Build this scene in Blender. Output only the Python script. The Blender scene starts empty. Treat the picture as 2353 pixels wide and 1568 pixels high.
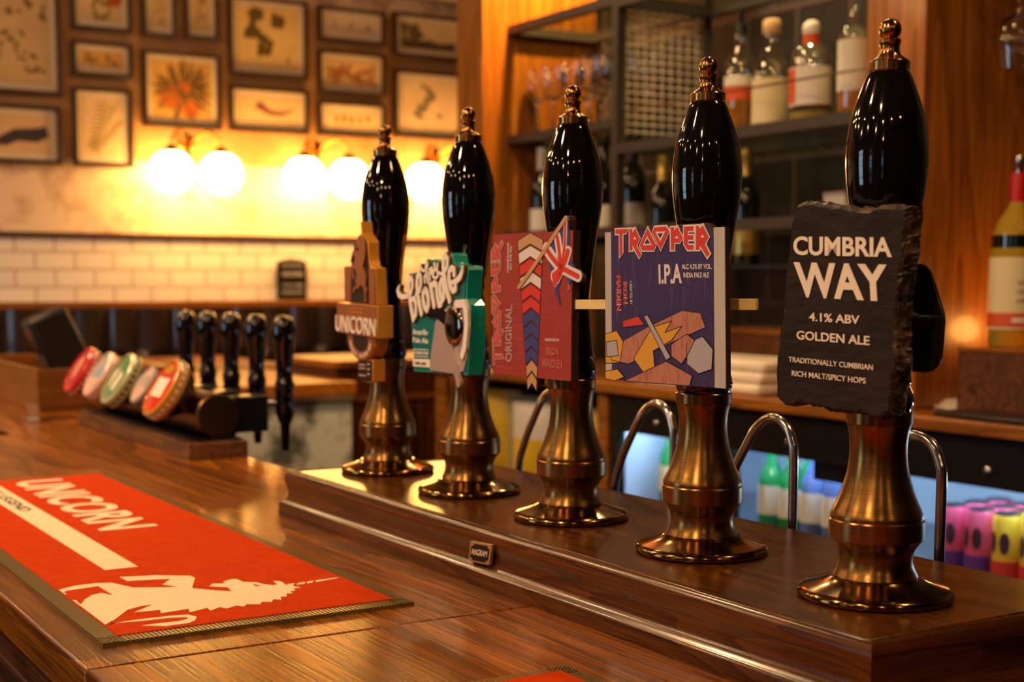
import bpy, bmesh, math, random
from mathutils import Vector, Matrix
R = random.Random(7)
SC = bpy.context.scene
COL = SC.collection
PI = math.pi

# ------------------------------------------------------------------ camera, world, exposure
cam = bpy.data.cameras.new('camera')
cam.lens = 49.35
cam.sensor_width = 36.0
cam.shift_y = 0.0861
cam.clip_start = 0.02
cam.dof.use_dof = True
cam.dof.focus_distance = 1.29
cam.dof.aperture_fstop = 6.0
co = bpy.data.objects.new('camera', cam)
COL.objects.link(co)
co.location = (0, 0, 0.2643)
co.rotation_euler = (PI / 2 - 0.1060, 0, -0.5504)
SC.camera = co
SC.view_settings.view_transform = 'Standard'
SC.view_settings.look = 'None'
SC.view_settings.exposure = 0.0
SC.view_settings.gamma = 1.0
SC.view_settings.use_curve_mapping = False
SC.cycles.use_denoising = True
SC.cycles.max_bounces = 10
SC.cycles.transparent_max_bounces = 16
SC.cycles.transmission_bounces = 10
SC.cycles.sample_clamp_indirect = 6.0
SC.cycles.caustics_reflective = False
SC.cycles.caustics_refractive = False
W_ = bpy.data.worlds.new('world')
SC.world = W_
W_.use_nodes = True
W_.node_tree.nodes['Background'].inputs[0].default_value = (0.72, 0.86, 1.0, 1)
W_.node_tree.nodes['Background'].inputs[1].default_value = 0.35

WARM = (1.0, 0.60, 0.29)
AMBER = (1.0, 0.50, 0.14)
DAY = (0.62, 0.80, 1.0)
FLOOR = -1.16
CEIL = 1.66
BAR = -0.061

def light(name, kind, loc, energy, color, size=0.05, aim=None, spot=60, blend=0.6, sy=None):
    l = bpy.data.lights.new(name, kind)
    l.energy = energy
    l.color = color
    if kind == 'AREA':
        l.size = size
        if sy:
            l.shape = 'RECTANGLE'
            l.size_y = sy
    else:
        l.shadow_soft_size = size
    if kind == 'SPOT':
        l.spot_size = math.radians(spot)
        l.spot_blend = blend
    o = bpy.data.objects.new(name, l)
    COL.objects.link(o)
    o.location = loc
    if aim is not None:
        d = Vector(aim) - Vector(loc)
        o.rotation_euler = d.to_track_quat('-Z', 'Y').to_euler()
    return o

# daylight through the two street windows in the wall on the customers' side
WIN = [(-2.3, -1.7), (0.55, 1.15), (2.9, 4.4)]
WZ = (-0.25, 1.15)
for k, (y0, y1) in enumerate(WIN):
    light('daylight', 'AREA', (-3.78, (y0 + y1) / 2, (WZ[0] + WZ[1]) / 2), (3, 3.4, 34)[k], DAY, size=WZ[1] - WZ[0], sy=y1 - y0,
          aim=(0, (y0 + y1) / 2, (WZ[0] + WZ[1]) / 2 - 0.3))
# warm spots in the ceiling
SPOTS = [(-0.55, 0.35, 14, (0.75, 0.9, 0.1)), (-0.5, 1.5, 14, (0.75, 1.5, 0.1)), (0.25, 2.7, 12, (0.5, 2.4, -0.06)),
         (1.45, 0.5, 5, (1.6, 0.6, -1)), (1.55, 1.75, 5, (1.9, 1.9, -0.2)), (1.55, 3.0, 6, (2.1, 3.1, 0.0)), (-0.4, 4.3, 14, (0.6, 4.0, 0)),
         (-1.6, -0.6, 6, (-1.6, -0.6, -1)), (-1.6, 0.9, 6, (-1.6, 0.9, -1)), (-1.6, 2.4, 6, (-1.6, 2.4, -1)), (-1.7, 4.1, 8, (-1.7, 4.1, -1)),
         (-2.6, -1.4, 5, (-2.6, -1.4, -1)), (-2.6, 0.2, 5, (-2.6, 0.2, -1)), (-2.6, 1.8, 5, (-2.6, 1.8, -1)), (-2.6, 3.4, 5, (-2.6, 3.4, -1)),
         (-0.6, -1.3, 4, (-0.3, -0.6, -1)), (0.6, -1.6, 2.5, (0.6, -0.9, -1)), (1.3, 4.9, 10, (1.5, 5.2, 0)), (2.6, 4.9, 12, (2.4, 5.5, 0)), (0.2, 5.4, 12, (0.6, 6.0, 0)),
         (-0.15, 3.5, 9, (0.5, 3.2, 0)), (-0.1, 4.9, 9, (0.4, 4.6, 0)), (-0.9, 3.5, 7, (-0.2, 3.2, 0)), (0.4, 4.2, 9, (0.7, 3.8, 0)), (-1.0, 5.0, 7, (-0.6, 4.8, -0.5))]
for (x, y, e, aim) in SPOTS:
    light('ceiling_spot', 'SPOT', (x, y, CEIL - 0.10), e * 3.4, WARM, size=0.03, aim=aim, spot=100, blend=0.8)

# ------------------------------------------------------------------ materials
def nt(name):
    m = bpy.data.materials.new(name)
    m.use_nodes = True
    n = m.node_tree
    return m, n, n.nodes['Principled BSDF']

def mat(name, c, rough=0.5, metal=0.0, coat=0.0, bump=None, spec=0.5, sheen=0.0, vary=None, alpha=None, trans=0.0, ior=1.45):
    m, n, p = nt(name)
    p.inputs['Base Color'].default_value = (*c, 1)
    p.inputs['Roughness'].default_value = rough
    p.inputs['Metallic'].default_value = metal
    p.inputs['Coat Weight'].default_value = coat
    p.inputs['Coat Roughness'].default_value = 0.05
    p.inputs['Specular IOR Level'].default_value = spec
    p.inputs['Sheen Weight'].default_value = sheen
    p.inputs['Transmission Weight'].default_value = trans
    p.inputs['IOR'].default_value = ior
    L = n.links
    if bump or vary:
        tc = n.nodes.new('ShaderNodeTexCoord')
    if bump:                                  # (scale, strength, distance)
        t = n.nodes.new('ShaderNodeTexNoise')
        t.inputs['Scale'].default_value = bump[0]
        t.inputs['Detail'].default_value = 6
        b = n.nodes.new('ShaderNodeBump')
        b.inputs['Strength'].default_value = bump[1]
        b.inputs['Distance'].default_value = bump[2]
        mp = n.nodes.new('ShaderNodeMapping')
        if len(bump) > 3:
            mp.inputs['Scale'].default_value = bump[3]
        L.new(tc.outputs['Object'], mp.inputs['Vector'])
        L.new(mp.outputs['Vector'], t.inputs['Vector'])
        L.new(t.outputs['Fac'], b.inputs['Height'])
        L.new(b.outputs['Normal'], p.inputs['Normal'])
    if vary:                                  # (scale, other colour, lo, hi[, mapping])
        t = n.nodes.new('ShaderNodeTexNoise')
        t.inputs['Scale'].default_value = vary[0]
        t.inputs['Detail'].default_value = 7
        t.inputs['Roughness'].default_value = 0.6
        mp = n.nodes.new('ShaderNodeMapping')
        if len(vary) > 4:
            mp.inputs['Scale'].default_value = vary[4]
        r = n.nodes.new('ShaderNodeValToRGB')
        r.color_ramp.elements[0].position = vary[2]
        r.color_ramp.elements[1].position = vary[3]
        r.color_ramp.elements[0].color = (*c, 1)
        r.color_ramp.elements[1].color = (*vary[1], 1)
        L.new(tc.outputs['Object'], mp.inputs['Vector'])
        L.new(mp.outputs['Vector'], t.inputs['Vector'])
        L.new(t.outputs['Fac'], r.inputs['Fac'])
        L.new(r.outputs['Color'], p.inputs['Base Color'])
    return m

def wood(name, dark, light_, axis='Y', k=1.0, rough=0.3, coat=0.3, pore=0.6, rings=7.0, bump=0.25, planks=None, spec=0.3):
    m, n, p = nt(name)
    L = n.links
    tc = n.nodes.new('ShaderNodeTexCoord')
    def mp(across, along):
        q = n.nodes.new('ShaderNodeMapping')
        s = {'X': (along, across, across), 'Y': (across, along, across), 'Z': (across, across, along)}[axis]
        q.inputs['Scale'].default_value = s
        L.new(tc.outputs['Object'], q.inputs['Vector'])
        return q
    a = mp(rings * k, rings * k * 0.09)
    big = n.nodes.new('ShaderNodeTexNoise')
    big.inputs['Scale'].default_value = 1.0
    big.inputs['Detail'].default_value = 1.5
    big.inputs['Distortion'].default_value = 0.4
    L.new(a.outputs['Vector'], big.inputs['Vector'])
    mul = n.nodes.new('ShaderNodeMath')       # growth rings: contour lines of a stretched noise
    mul.operation = 'MULTIPLY'
    mul.inputs[1].default_value = 14.0
    L.new(big.outputs['Fac'], mul.inputs[0])
    fr = n.nodes.new('ShaderNodeMath')
    fr.operation = 'FRACT'
    L.new(mul.outputs[0], fr.inputs[0])
    b = mp(60 * k, 3.0 * k)
    mid = n.nodes.new('ShaderNodeTexNoise')
    mid.inputs['Scale'].default_value = 1.0
    mid.inputs['Detail'].default_value = 5
    L.new(b.outputs['Vector'], mid.inputs['Vector'])
    mixf = n.nodes.new('ShaderNodeMath')
    mixf.operation = 'MULTIPLY_ADD'
    mixf.inputs[1].default_value = 0.34
    L.new(fr.outputs[0], mixf.inputs[0])
    sc = n.nodes.new('ShaderNodeMath')
    sc.operation = 'MULTIPLY'
    sc.inputs[1].default_value = 0.75
    L.new(mid.outputs['Fac'], sc.inputs[0])
    L.new(sc.outputs[0], mixf.inputs[2])
    r = n.nodes.new('ShaderNodeValToRGB')
    r.color_ramp.elements[0].position = 0.25
    r.color_ramp.elements[0].color = (*light_, 1)
    r.color_ramp.elements[1].position = 0.85
    r.color_ramp.elements[1].color = (*dark, 1)
    L.new(mixf.outputs[0], r.inputs['Fac'])
    c = mp(330 * k, 9 * k)
    po = n.nodes.new('ShaderNodeTexNoise')
    po.inputs['Scale'].default_value = 1.0
    po.inputs['Detail'].default_value = 2
    L.new(c.outputs['Vector'], po.inputs['Vector'])
    pr = n.nodes.new('ShaderNodeValToRGB')
    pr.color_ramp.elements[0].position = 0.36
    pr.color_ramp.elements[0].color = (1 - pore, 1 - pore, 1 - pore, 1)
    pr.color_ramp.elements[1].position = 0.52
    pr.color_ramp.elements[1].color = (1, 1, 1, 1)
    L.new(po.outputs['Fac'], pr.inputs['Fac'])
    mx = n.nodes.new('ShaderNodeMixRGB')
    mx.blend_type = 'MULTIPLY'
    mx.inputs[0].default_value = 1.0
    L.new(r.outputs['Color'], mx.inputs[1])
    L.new(pr.outputs['Color'], mx.inputs[2])
    out = mx.outputs[0]
    if planks:                                # (axis index, width): each board a shade of its own
        sp = n.nodes.new('ShaderNodeSeparateXYZ')
        L.new(tc.outputs['Object'], sp.inputs[0])
        dv = n.nodes.new('ShaderNodeMath')
        dv.operation = 'DIVIDE'
        dv.inputs[1].default_value = planks[1]
        L.new(sp.outputs[planks[0]], dv.inputs[0])
        fl = n.nodes.new('ShaderNodeMath')
        fl.operation = 'FLOOR'
        L.new(dv.outputs[0], fl.inputs[0])
        wn = n.nodes.new('ShaderNodeTexWhiteNoise')
        wn.noise_dimensions = '1D'
        L.new(fl.outputs[0], wn.inputs['W'])
        mr = n.nodes.new('ShaderNodeMapRange')
        mr.inputs['To Min'].default_value = 0.68
        mr.inputs['To Max'].default_value = 1.12
        L.new(wn.outputs['Value'], mr.inputs['Value'])
        m2 = n.nodes.new('ShaderNodeMixRGB')
        m2.blend_type = 'MULTIPLY'
        m2.inputs[0].default_value = 1.0
        L.new(out, m2.inputs[1])
        L.new(mr.outputs[0], m2.inputs[2])
        out = m2.outputs[0]
    L.new(out, p.inputs['Base Color'])
    bp = n.nodes.new('ShaderNodeBump')
    bp.inputs['Strength'].default_value = bump
    bp.inputs['Distance'].default_value = 0.0006
    L.new(pr.outputs['Color'], bp.inputs['Height'])
    L.new(bp.outputs['Normal'], p.inputs['Normal'])
    p.inputs['Roughness'].default_value = rough
    p.inputs['Coat Weight'].default_value = coat
    p.inputs['Coat Roughness'].default_value = 0.12
    p.inputs['Specular IOR Level'].default_value = spec
    return m

def emit(name, c, s):
    m = bpy.data.materials.new(name)
    m.use_nodes = True
    n = m.node_tree
    n.nodes.clear()
    e = n.nodes.new('ShaderNodeEmission')
    e.inputs[0].default_value = (*c, 1)
    e.inputs[1].default_value = s
    o = n.nodes.new('ShaderNodeOutputMaterial')
    n.links.new(e.outputs[0], o.inputs[0])
    return m

def pane_mat(name, tint=(1, 1, 1), refl=0.08):
    m = bpy.data.materials.new(name)
    m.use_nodes = True
    n = m.node_tree
    n.nodes.clear()
    t = n.nodes.new('ShaderNodeBsdfTransparent')
    t.inputs[0].default_value = (*tint, 1)
    g = n.nodes.new('ShaderNodeBsdfGlossy')
    g.inputs['Roughness'].default_value = 0.02
    mx = n.nodes.new('ShaderNodeMixShader')
    lw = n.nodes.new('ShaderNodeLayerWeight')
    lw.inputs['Blend'].default_value = 0.5
    pw = n.nodes.new('ShaderNodeMath')
    pw.operation = 'POWER'
    pw.inputs[1].default_value = 5.0
    fr = n.nodes.new('ShaderNodeMath')
    fr.operation = 'MULTIPLY_ADD'
    fr.inputs[1].default_value = 0.9
    fr.inputs[2].default_value = refl / 2
    n.links.new(lw.outputs['Facing'], pw.inputs[0])
    n.links.new(pw.outputs[0], fr.inputs[0])
    n.links.new(fr.outputs[0], mx.inputs[0])
    o = n.nodes.new('ShaderNodeOutputMaterial')
    n.links.new(t.outputs[0], mx.inputs[1])
    n.links.new(g.outputs[0], mx.inputs[2])
    n.links.new(mx.outputs[0], o.inputs[0])
    return m

def brick_mat(name, c1, c2, mortar, bw, bh, ms, axis='XZ', rough=0.12):
    m, n, p = nt(name)
    L = n.links
    tc = n.nodes.new('ShaderNodeTexCoord')
    sp = n.nodes.new('ShaderNodeSeparateXYZ')
    cb = n.nodes.new('ShaderNodeCombineXYZ')
    L.new(tc.outputs['Object'], sp.inputs[0])
    L.new(sp.outputs['X' if axis[0] == 'X' else 'Y'], cb.inputs[0])
    L.new(sp.outputs['Z'], cb.inputs[1])
    b = n.nodes.new('ShaderNodeTexBrick')
    b.inputs['Scale'].default_value = 1.0
    b.inputs['Color1'].default_value = (*c1, 1)
    b.inputs['Color2'].default_value = (*c2, 1)
    b.inputs['Mortar'].default_value = (*mortar, 1)
    b.inputs['Brick Width'].default_value = bw
    b.inputs['Row Height'].default_value = bh
    b.inputs['Mortar Size'].default_value = ms
    L.new(cb.outputs[0], b.inputs['Vector'])
    L.new(b.outputs['Color'], p.inputs['Base Color'])
    bp = n.nodes.new('ShaderNodeBump')
    bp.invert = True
    bp.inputs['Strength'].default_value = 0.8
    bp.inputs['Distance'].default_value = 0.003
    L.new(b.outputs['Fac'], bp.inputs['Height'])
    L.new(bp.outputs['Normal'], p.inputs['Normal'])
    p.inputs['Roughness'].default_value = rough
    return m

def brass_mat(name, c, rough=0.22):
    """turned aged brass: fine lathe lines round the axis"""
    m, n, p = nt(name)
    L = n.links
    tc = n.nodes.new('ShaderNodeTexCoord')
    mp = n.nodes.new('ShaderNodeMapping')
    mp.inputs['Scale'].default_value = (6, 6, 900)
    t = n.nodes.new('ShaderNodeTexNoise')
    t.inputs['Scale'].default_value = 1.0
    t.inputs['Detail'].default_value = 3
    L.new(tc.outputs['Object'], mp.inputs[0])
    L.new(mp.outputs[0], t.inputs['Vector'])
    b = n.nodes.new('ShaderNodeBump')
    b.inputs['Strength'].default_value = 0.16
    b.inputs['Distance'].default_value = 0.0004
    L.new(t.outputs['Fac'], b.inputs['Height'])
    L.new(b.outputs['Normal'], p.inputs['Normal'])
    r = n.nodes.new('ShaderNodeValToRGB')
    r.color_ramp.elements[0].position = 0.3
    r.color_ramp.elements[0].color = (c[0] * 0.72, c[1] * 0.66, c[2] * 0.6, 1)
    r.color_ramp.elements[1].position = 0.7
    r.color_ramp.elements[1].color = (*c, 1)
    L.new(t.outputs['Fac'], r.inputs['Fac'])
    L.new(r.outputs['Color'], p.inputs['Base Color'])
    p.inputs['Metallic'].default_value = 1.0
    p.inputs['Roughness'].default_value = rough
    tg = n.nodes.new('ShaderNodeTangent')
    tg.direction_type = 'RADIAL'
    tg.axis = 'Z'
    L.new(tg.outputs[0], p.inputs['Tangent'])
    p.inputs['Anisotropic'].default_value = 0.6
    p.inputs['Anisotropic Rotation'].default_value = 0.25
    return m

M = {}
M['bar_wood'] = wood('bar_wood', (0.10, 0.024, 0.002), (0.46, 0.150, 0.010), 'Y', 1.0, 0.27, 0.06, 0.5, 6, 0.28, planks=(0, 0.105), spec=0.3)
M['bar_wood_b'] = wood('bar_wood_second', (0.11, 0.026, 0.002), (0.46, 0.148, 0.010), 'Y', 0.8, 0.27, 0.06, 0.5, 5, 0.28, planks=(0, 0.16), spec=0.3)
M['apron_wood'] = wood('apron_wood', (0.045, 0.013, 0.004), (0.12, 0.042, 0.011), 'Y', 1.0, 0.35, 0.2, 0.5, 8, 0.3)
M['box_wood'] = wood('lacquered_wood', (0.028, 0.007, 0.001), (0.125, 0.038, 0.004), 'Y', 1.6, 0.26, 0.08, 0.5, 9, 0.06, spec=0.2)
M['moulding_wood'] = wood('lacquered_moulding_wood', (0.040, 0.011, 0.0015), (0.155, 0.048, 0.006), 'Y', 1.6, 0.20, 0.35, 0.45, 9, 0.05, spec=0.5)
M['box_end'] = wood('lacquered_end_wood', (0.030, 0.007, 0.002), (0.11, 0.032, 0.008), 'X', 1.6, 0.22, 0.5, 0.45, 9, 0.06)
M['pillar_wood'] = wood('pillar_wood', (0.22, 0.062, 0.005), (0.52, 0.185, 0.018), 'Z', 0.8, 0.35, 0.2, 0.4, 7, 0.2)
M['counter_wood'] = wood('counter_wood', (0.17, 0.05, 0.007), (0.42, 0.155, 0.022), 'Y', 0.9, 0.3, 0.3, 0.4, 6, 0.2)
M['cabinet_wood'] = wood('cabinet_wood', (0.05, 0.014, 0.004), (0.16, 0.05, 0.012), 'Z', 0.9, 0.35, 0.2, 0.4, 7, 0.2)
M['plinth_wood'] = wood('plinth_wood', (0.10, 0.040, 0.016), (0.26, 0.115, 0.045), 'Y', 1.0, 0.35, 0.2, 0.4, 6, 0.2)
M['caddy_wood'] = wood('caddy_wood', (0.15, 0.05, 0.009), (0.38, 0.15, 0.03), 'X', 1.0, 0.4, 0.1, 0.4, 7, 0.2)
M['dark_box_wood'] = wood('dark_crate_wood', (0.05, 0.016, 0.005), (0.18, 0.06, 0.014), 'X', 0.8, 0.4, 0.1, 0.4, 9, 0.2)
M['brass'] = brass_mat('aged_brass', (0.27, 0.15, 0.046), 0.29)
M['plate_brass'] = brass_mat('polished_aged_brass', (0.30, 0.17, 0.046), 0.15)
M['finial_brass'] = brass_mat('finial_brass', (0.50, 0.27, 0.08), 0.2)
M['bronze'] = mat('dark_bronze', (0.20, 0.12, 0.05), 0.3, 1.0)
M['black_gloss'] = mat('black_lacquer', (0.004, 0.003, 0.003), 0.05, 0, 0.6)
M['black'] = mat('black_plastic', (0.008, 0.008, 0.008), 0.3)
M['black_metal'] = mat('black_painted_steel', (0.050, 0.040, 0.036), 0.4, 0.0)
M['steel'] = mat('brushed_steel', (0.62, 0.58, 0.54), 0.2, 1.0, bump=(40, 0.05, 0.0004))
M['wire'] = mat('zinc_wire', (0.62, 0.56, 0.48), 0.35, 0.3)
M['chrome'] = mat('chrome', (0.7, 0.68, 0.66), 0.08, 1.0)
M['mat_red'] = mat('red_pile', (0.56, 0.046, 0.003), 0.95, spec=0.08, bump=(900, 0.5, 0.001), vary=(60, (0.64, 0.062, 0.004), 0.4, 0.7))
M['mat_cream'] = mat('cream_pile', (0.92, 0.80, 0.60), 0.95, spec=0.08, bump=(900, 0.5, 0.001))
M['mat_ink'] = mat('black_pile', (0.03, 0.025, 0.02), 0.95)
M['rubber'] = mat('ribbed_rubber', (0.17, 0.12, 0.038), 0.34, spec=0.8)
M['white'] = mat('white_enamel', (0.93, 0.90, 0.86), 0.3)
M['cream'] = mat('cream_paint', (0.88, 0.79, 0.66), 0.5)
M['slate'] = mat('slate', (0.016, 0.0105, 0.0075), 0.55, spec=0.18, bump=(38, 0.5, 0.004, (1, 1, 2.4)), vary=(14, (0.030, 0.020, 0.0145), 0.35, 0.7))
M['slate_edge'] = mat('split_slate', (0.03, 0.024, 0.019), 0.38, bump=(90, 1.0, 0.006), vary=(40, (0.17, 0.105, 0.055), 0.5, 0.72))
M['ipa_blue'] = mat('indigo_printed_wood', (0.040, 0.022, 0.115), 0.55, vary=(1, (0.13, 0.10, 0.22), 0.58, 0.72, (420, 420, 14)))
M['ipa_grey'] = mat('grey_printed_wood', (0.56, 0.53, 0.53), 0.55, vary=(1, (0.44, 0.41, 0.41), 0.5, 0.7, (420, 420, 14)))
M['red_board'] = mat('crimson_printed_wood', (0.33, 0.034, 0.022), 0.55, vary=(1, (0.46, 0.115, 0.085), 0.56, 0.72, (30, 30, 620)))
M['board_edge'] = mat('brown_board_edge', (0.05, 0.018, 0.008), 0.6)
M['print_red'] = mat('red_print', (0.66, 0.04, 0.022), 0.5, vary=(1, (0.8, 0.16, 0.11), 0.6, 0.75, (420, 420, 20)))
M['print_red_dull'] = mat('brick_red_print', (0.60, 0.07, 0.05), 0.5, vary=(1, (0.72, 0.2, 0.15), 0.55, 0.75, (30, 30, 620)))
M['print_white'] = mat('white_print', (0.76, 0.73, 0.71), 0.5)
M['print_grey'] = mat('grey_print', (0.42, 0.36, 0.35), 0.5)
M['print_blue'] = mat('blue_print', (0.045, 0.06, 0.26), 0.5)
M['print_tan'] = mat('tan_print', (0.55, 0.33, 0.16), 0.5)
M['print_salmon'] = mat('salmon_print', (0.52, 0.22, 0.135), 0.5, vary=(1, (0.40, 0.14, 0.08), 0.5, 0.62, (300, 300, 60)))
M['print_yellow'] = mat('yellow_print', (0.72, 0.38, 0.02), 0.5)
M['print_ink'] = mat('ink_print', (0.02, 0.012, 0.012), 0.5)
M['print_lilac'] = mat('lilac_grey_print', (0.45, 0.43, 0.50), 0.5)
M['badge_gold'] = mat('dull_gold_plate', (0.50, 0.31, 0.13), 0.4, 0.4)
M['dull_gold'] = mat('dull_gold_outline', (0.17, 0.10, 0.045), 0.35, 0.4)
M['teal'] = mat('teal_enamel', (0.004, 0.34, 0.29), 0.28, coat=0.3)
M['teal_dark'] = mat('dark_teal_enamel', (0.003, 0.19, 0.20), 0.28, coat=0.3)
M['copper'] = mat('copper_resin', (0.36, 0.125, 0.042), 0.35, 0.25)
M['gold_side'] = mat('antique_gold_resin', (0.72, 0.31, 0.035), 0.3, 0.3)
M['recess'] = mat('black_recess', (0.012, 0.009, 0.007), 0.4)
M['pearl'] = mat('pearl_resin', (0.58, 0.47, 0.44), 0.2, 0.3)
M['pewter'] = mat('dark_pewter', (0.20, 0.16, 0.14), 0.12, 1.0)
M['pale_stick'] = mat('pale_split_wood', (0.92, 0.72, 0.30), 0.5, vary=(1, (0.68, 0.48, 0.18), 0.5, 0.75, (40, 14, 40)))
M['tile'] = brick_mat('cream_brick_tile', (0.80, 0.76, 0.76), (0.75, 0.71, 0.71), (0.52, 0.44, 0.40), 0.172, 0.0775, 0.006)
M['grey_tile'] = brick_mat('grey_green_tile', (0.012, 0.011, 0.009), (0.015, 0.013, 0.011), (0.045, 0.038, 0.030), 0.2, 0.2, 0.008, 'YZ', 0.35)
M['plaster'] = mat('aged_plaster_paper', (0.74, 0.58, 0.46), 0.7, vary=(5.5, (0.34, 0.21, 0.15), 0.46, 0.66))
M['shaded_wall'] = mat('shaded_papered_wall', (0.40, 0.22, 0.095), 0.75, vary=(4.0, (0.28, 0.14, 0.055), 0.4, 0.7))  # brown colour stands in for shade between the picture frames
M['ceiling'] = mat('dim_ceiling', (0.16, 0.13, 0.11), 0.9)
M['dark_wall'] = mat('dark_painted_wall', (0.032, 0.022, 0.017), 0.7)
M['floor'] = wood('floor_boards', (0.03, 0.012, 0.005), (0.10, 0.042, 0.016), 'Y', 0.8, 0.4, 0.1, 0.4, 5, 0.2, planks=(0, 0.14))
M['leather'] = mat('dark_brown_leather', (0.030, 0.019, 0.016), 0.24, coat=0.4)
M['trim'] = mat('dark_oak_ledge', (0.05, 0.02, 0.008), 0.5)
M['rail_wood'] = wood('rail_wood', (0.12, 0.04, 0.008), (0.3, 0.11, 0.022), 'X', 1.0, 0.35, 0.2, 0.3, 6, 0.2)
M['frame'] = mat('dark_picture_frame', (0.030, 0.013, 0.006), 0.4)
M['mount'] = mat('cream_mount', (0.70, 0.60, 0.48), 0.8)
M['sconce_brass'] = mat('sconce_brass', (0.42, 0.20, 0.05), 0.3, 1.0)
M['globe'] = emit('opal_globe_lit', (1.0, 0.47, 0.10), 52.0)
M['lamp'] = emit('spot_lens_lit', (1.0, 0.60, 0.26), 95.0)
M['shelf_lamp'] = emit('shelf_spot_lit', (1.0, 0.66, 0.32), 420.0)
M['glass'] = mat('clear_glass', (1, 1, 1), 0.0, trans=1.0, ior=1.6)
M['pane'] = pane_mat('clear_pane', (0.96, 0.98, 0.97))
M['shelf_glass'] = pane_mat('green_edged_shelf_glass', (0.80, 0.87, 0.80))
M['shelf_edge'] = mat('green_glass_edge', (0.20, 0.24, 0.17), 0.2)
M['zinc'] = mat('mottled_zinc', (0.48, 0.56, 0.64), 0.4, 0.0, vary=(7.0, (0.08, 0.09, 0.10), 0.44, 0.58))
M['cooler_in'] = mat('cooler_liner', (0.62, 0.74, 0.90), 0.4)
M['cooler_lamp'] = emit('cooler_lamp_lit', (0.55, 0.74, 1.0), 70.0)
M['foil'] = mat('gold_foil', (0.55, 0.38, 0.10), 0.3, 0.8)
M['wine_black'] = mat('dark_bottle_glass', (0.006, 0.008, 0.005), 0.05, coat=0.4)
M['paper'] = mat('white_paper', (0.80, 0.76, 0.68), 0.7)
M['linen'] = mat('white_linen', (0.82, 0.74, 0.62), 0.9, bump=(30, 0.5, 0.01))

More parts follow.
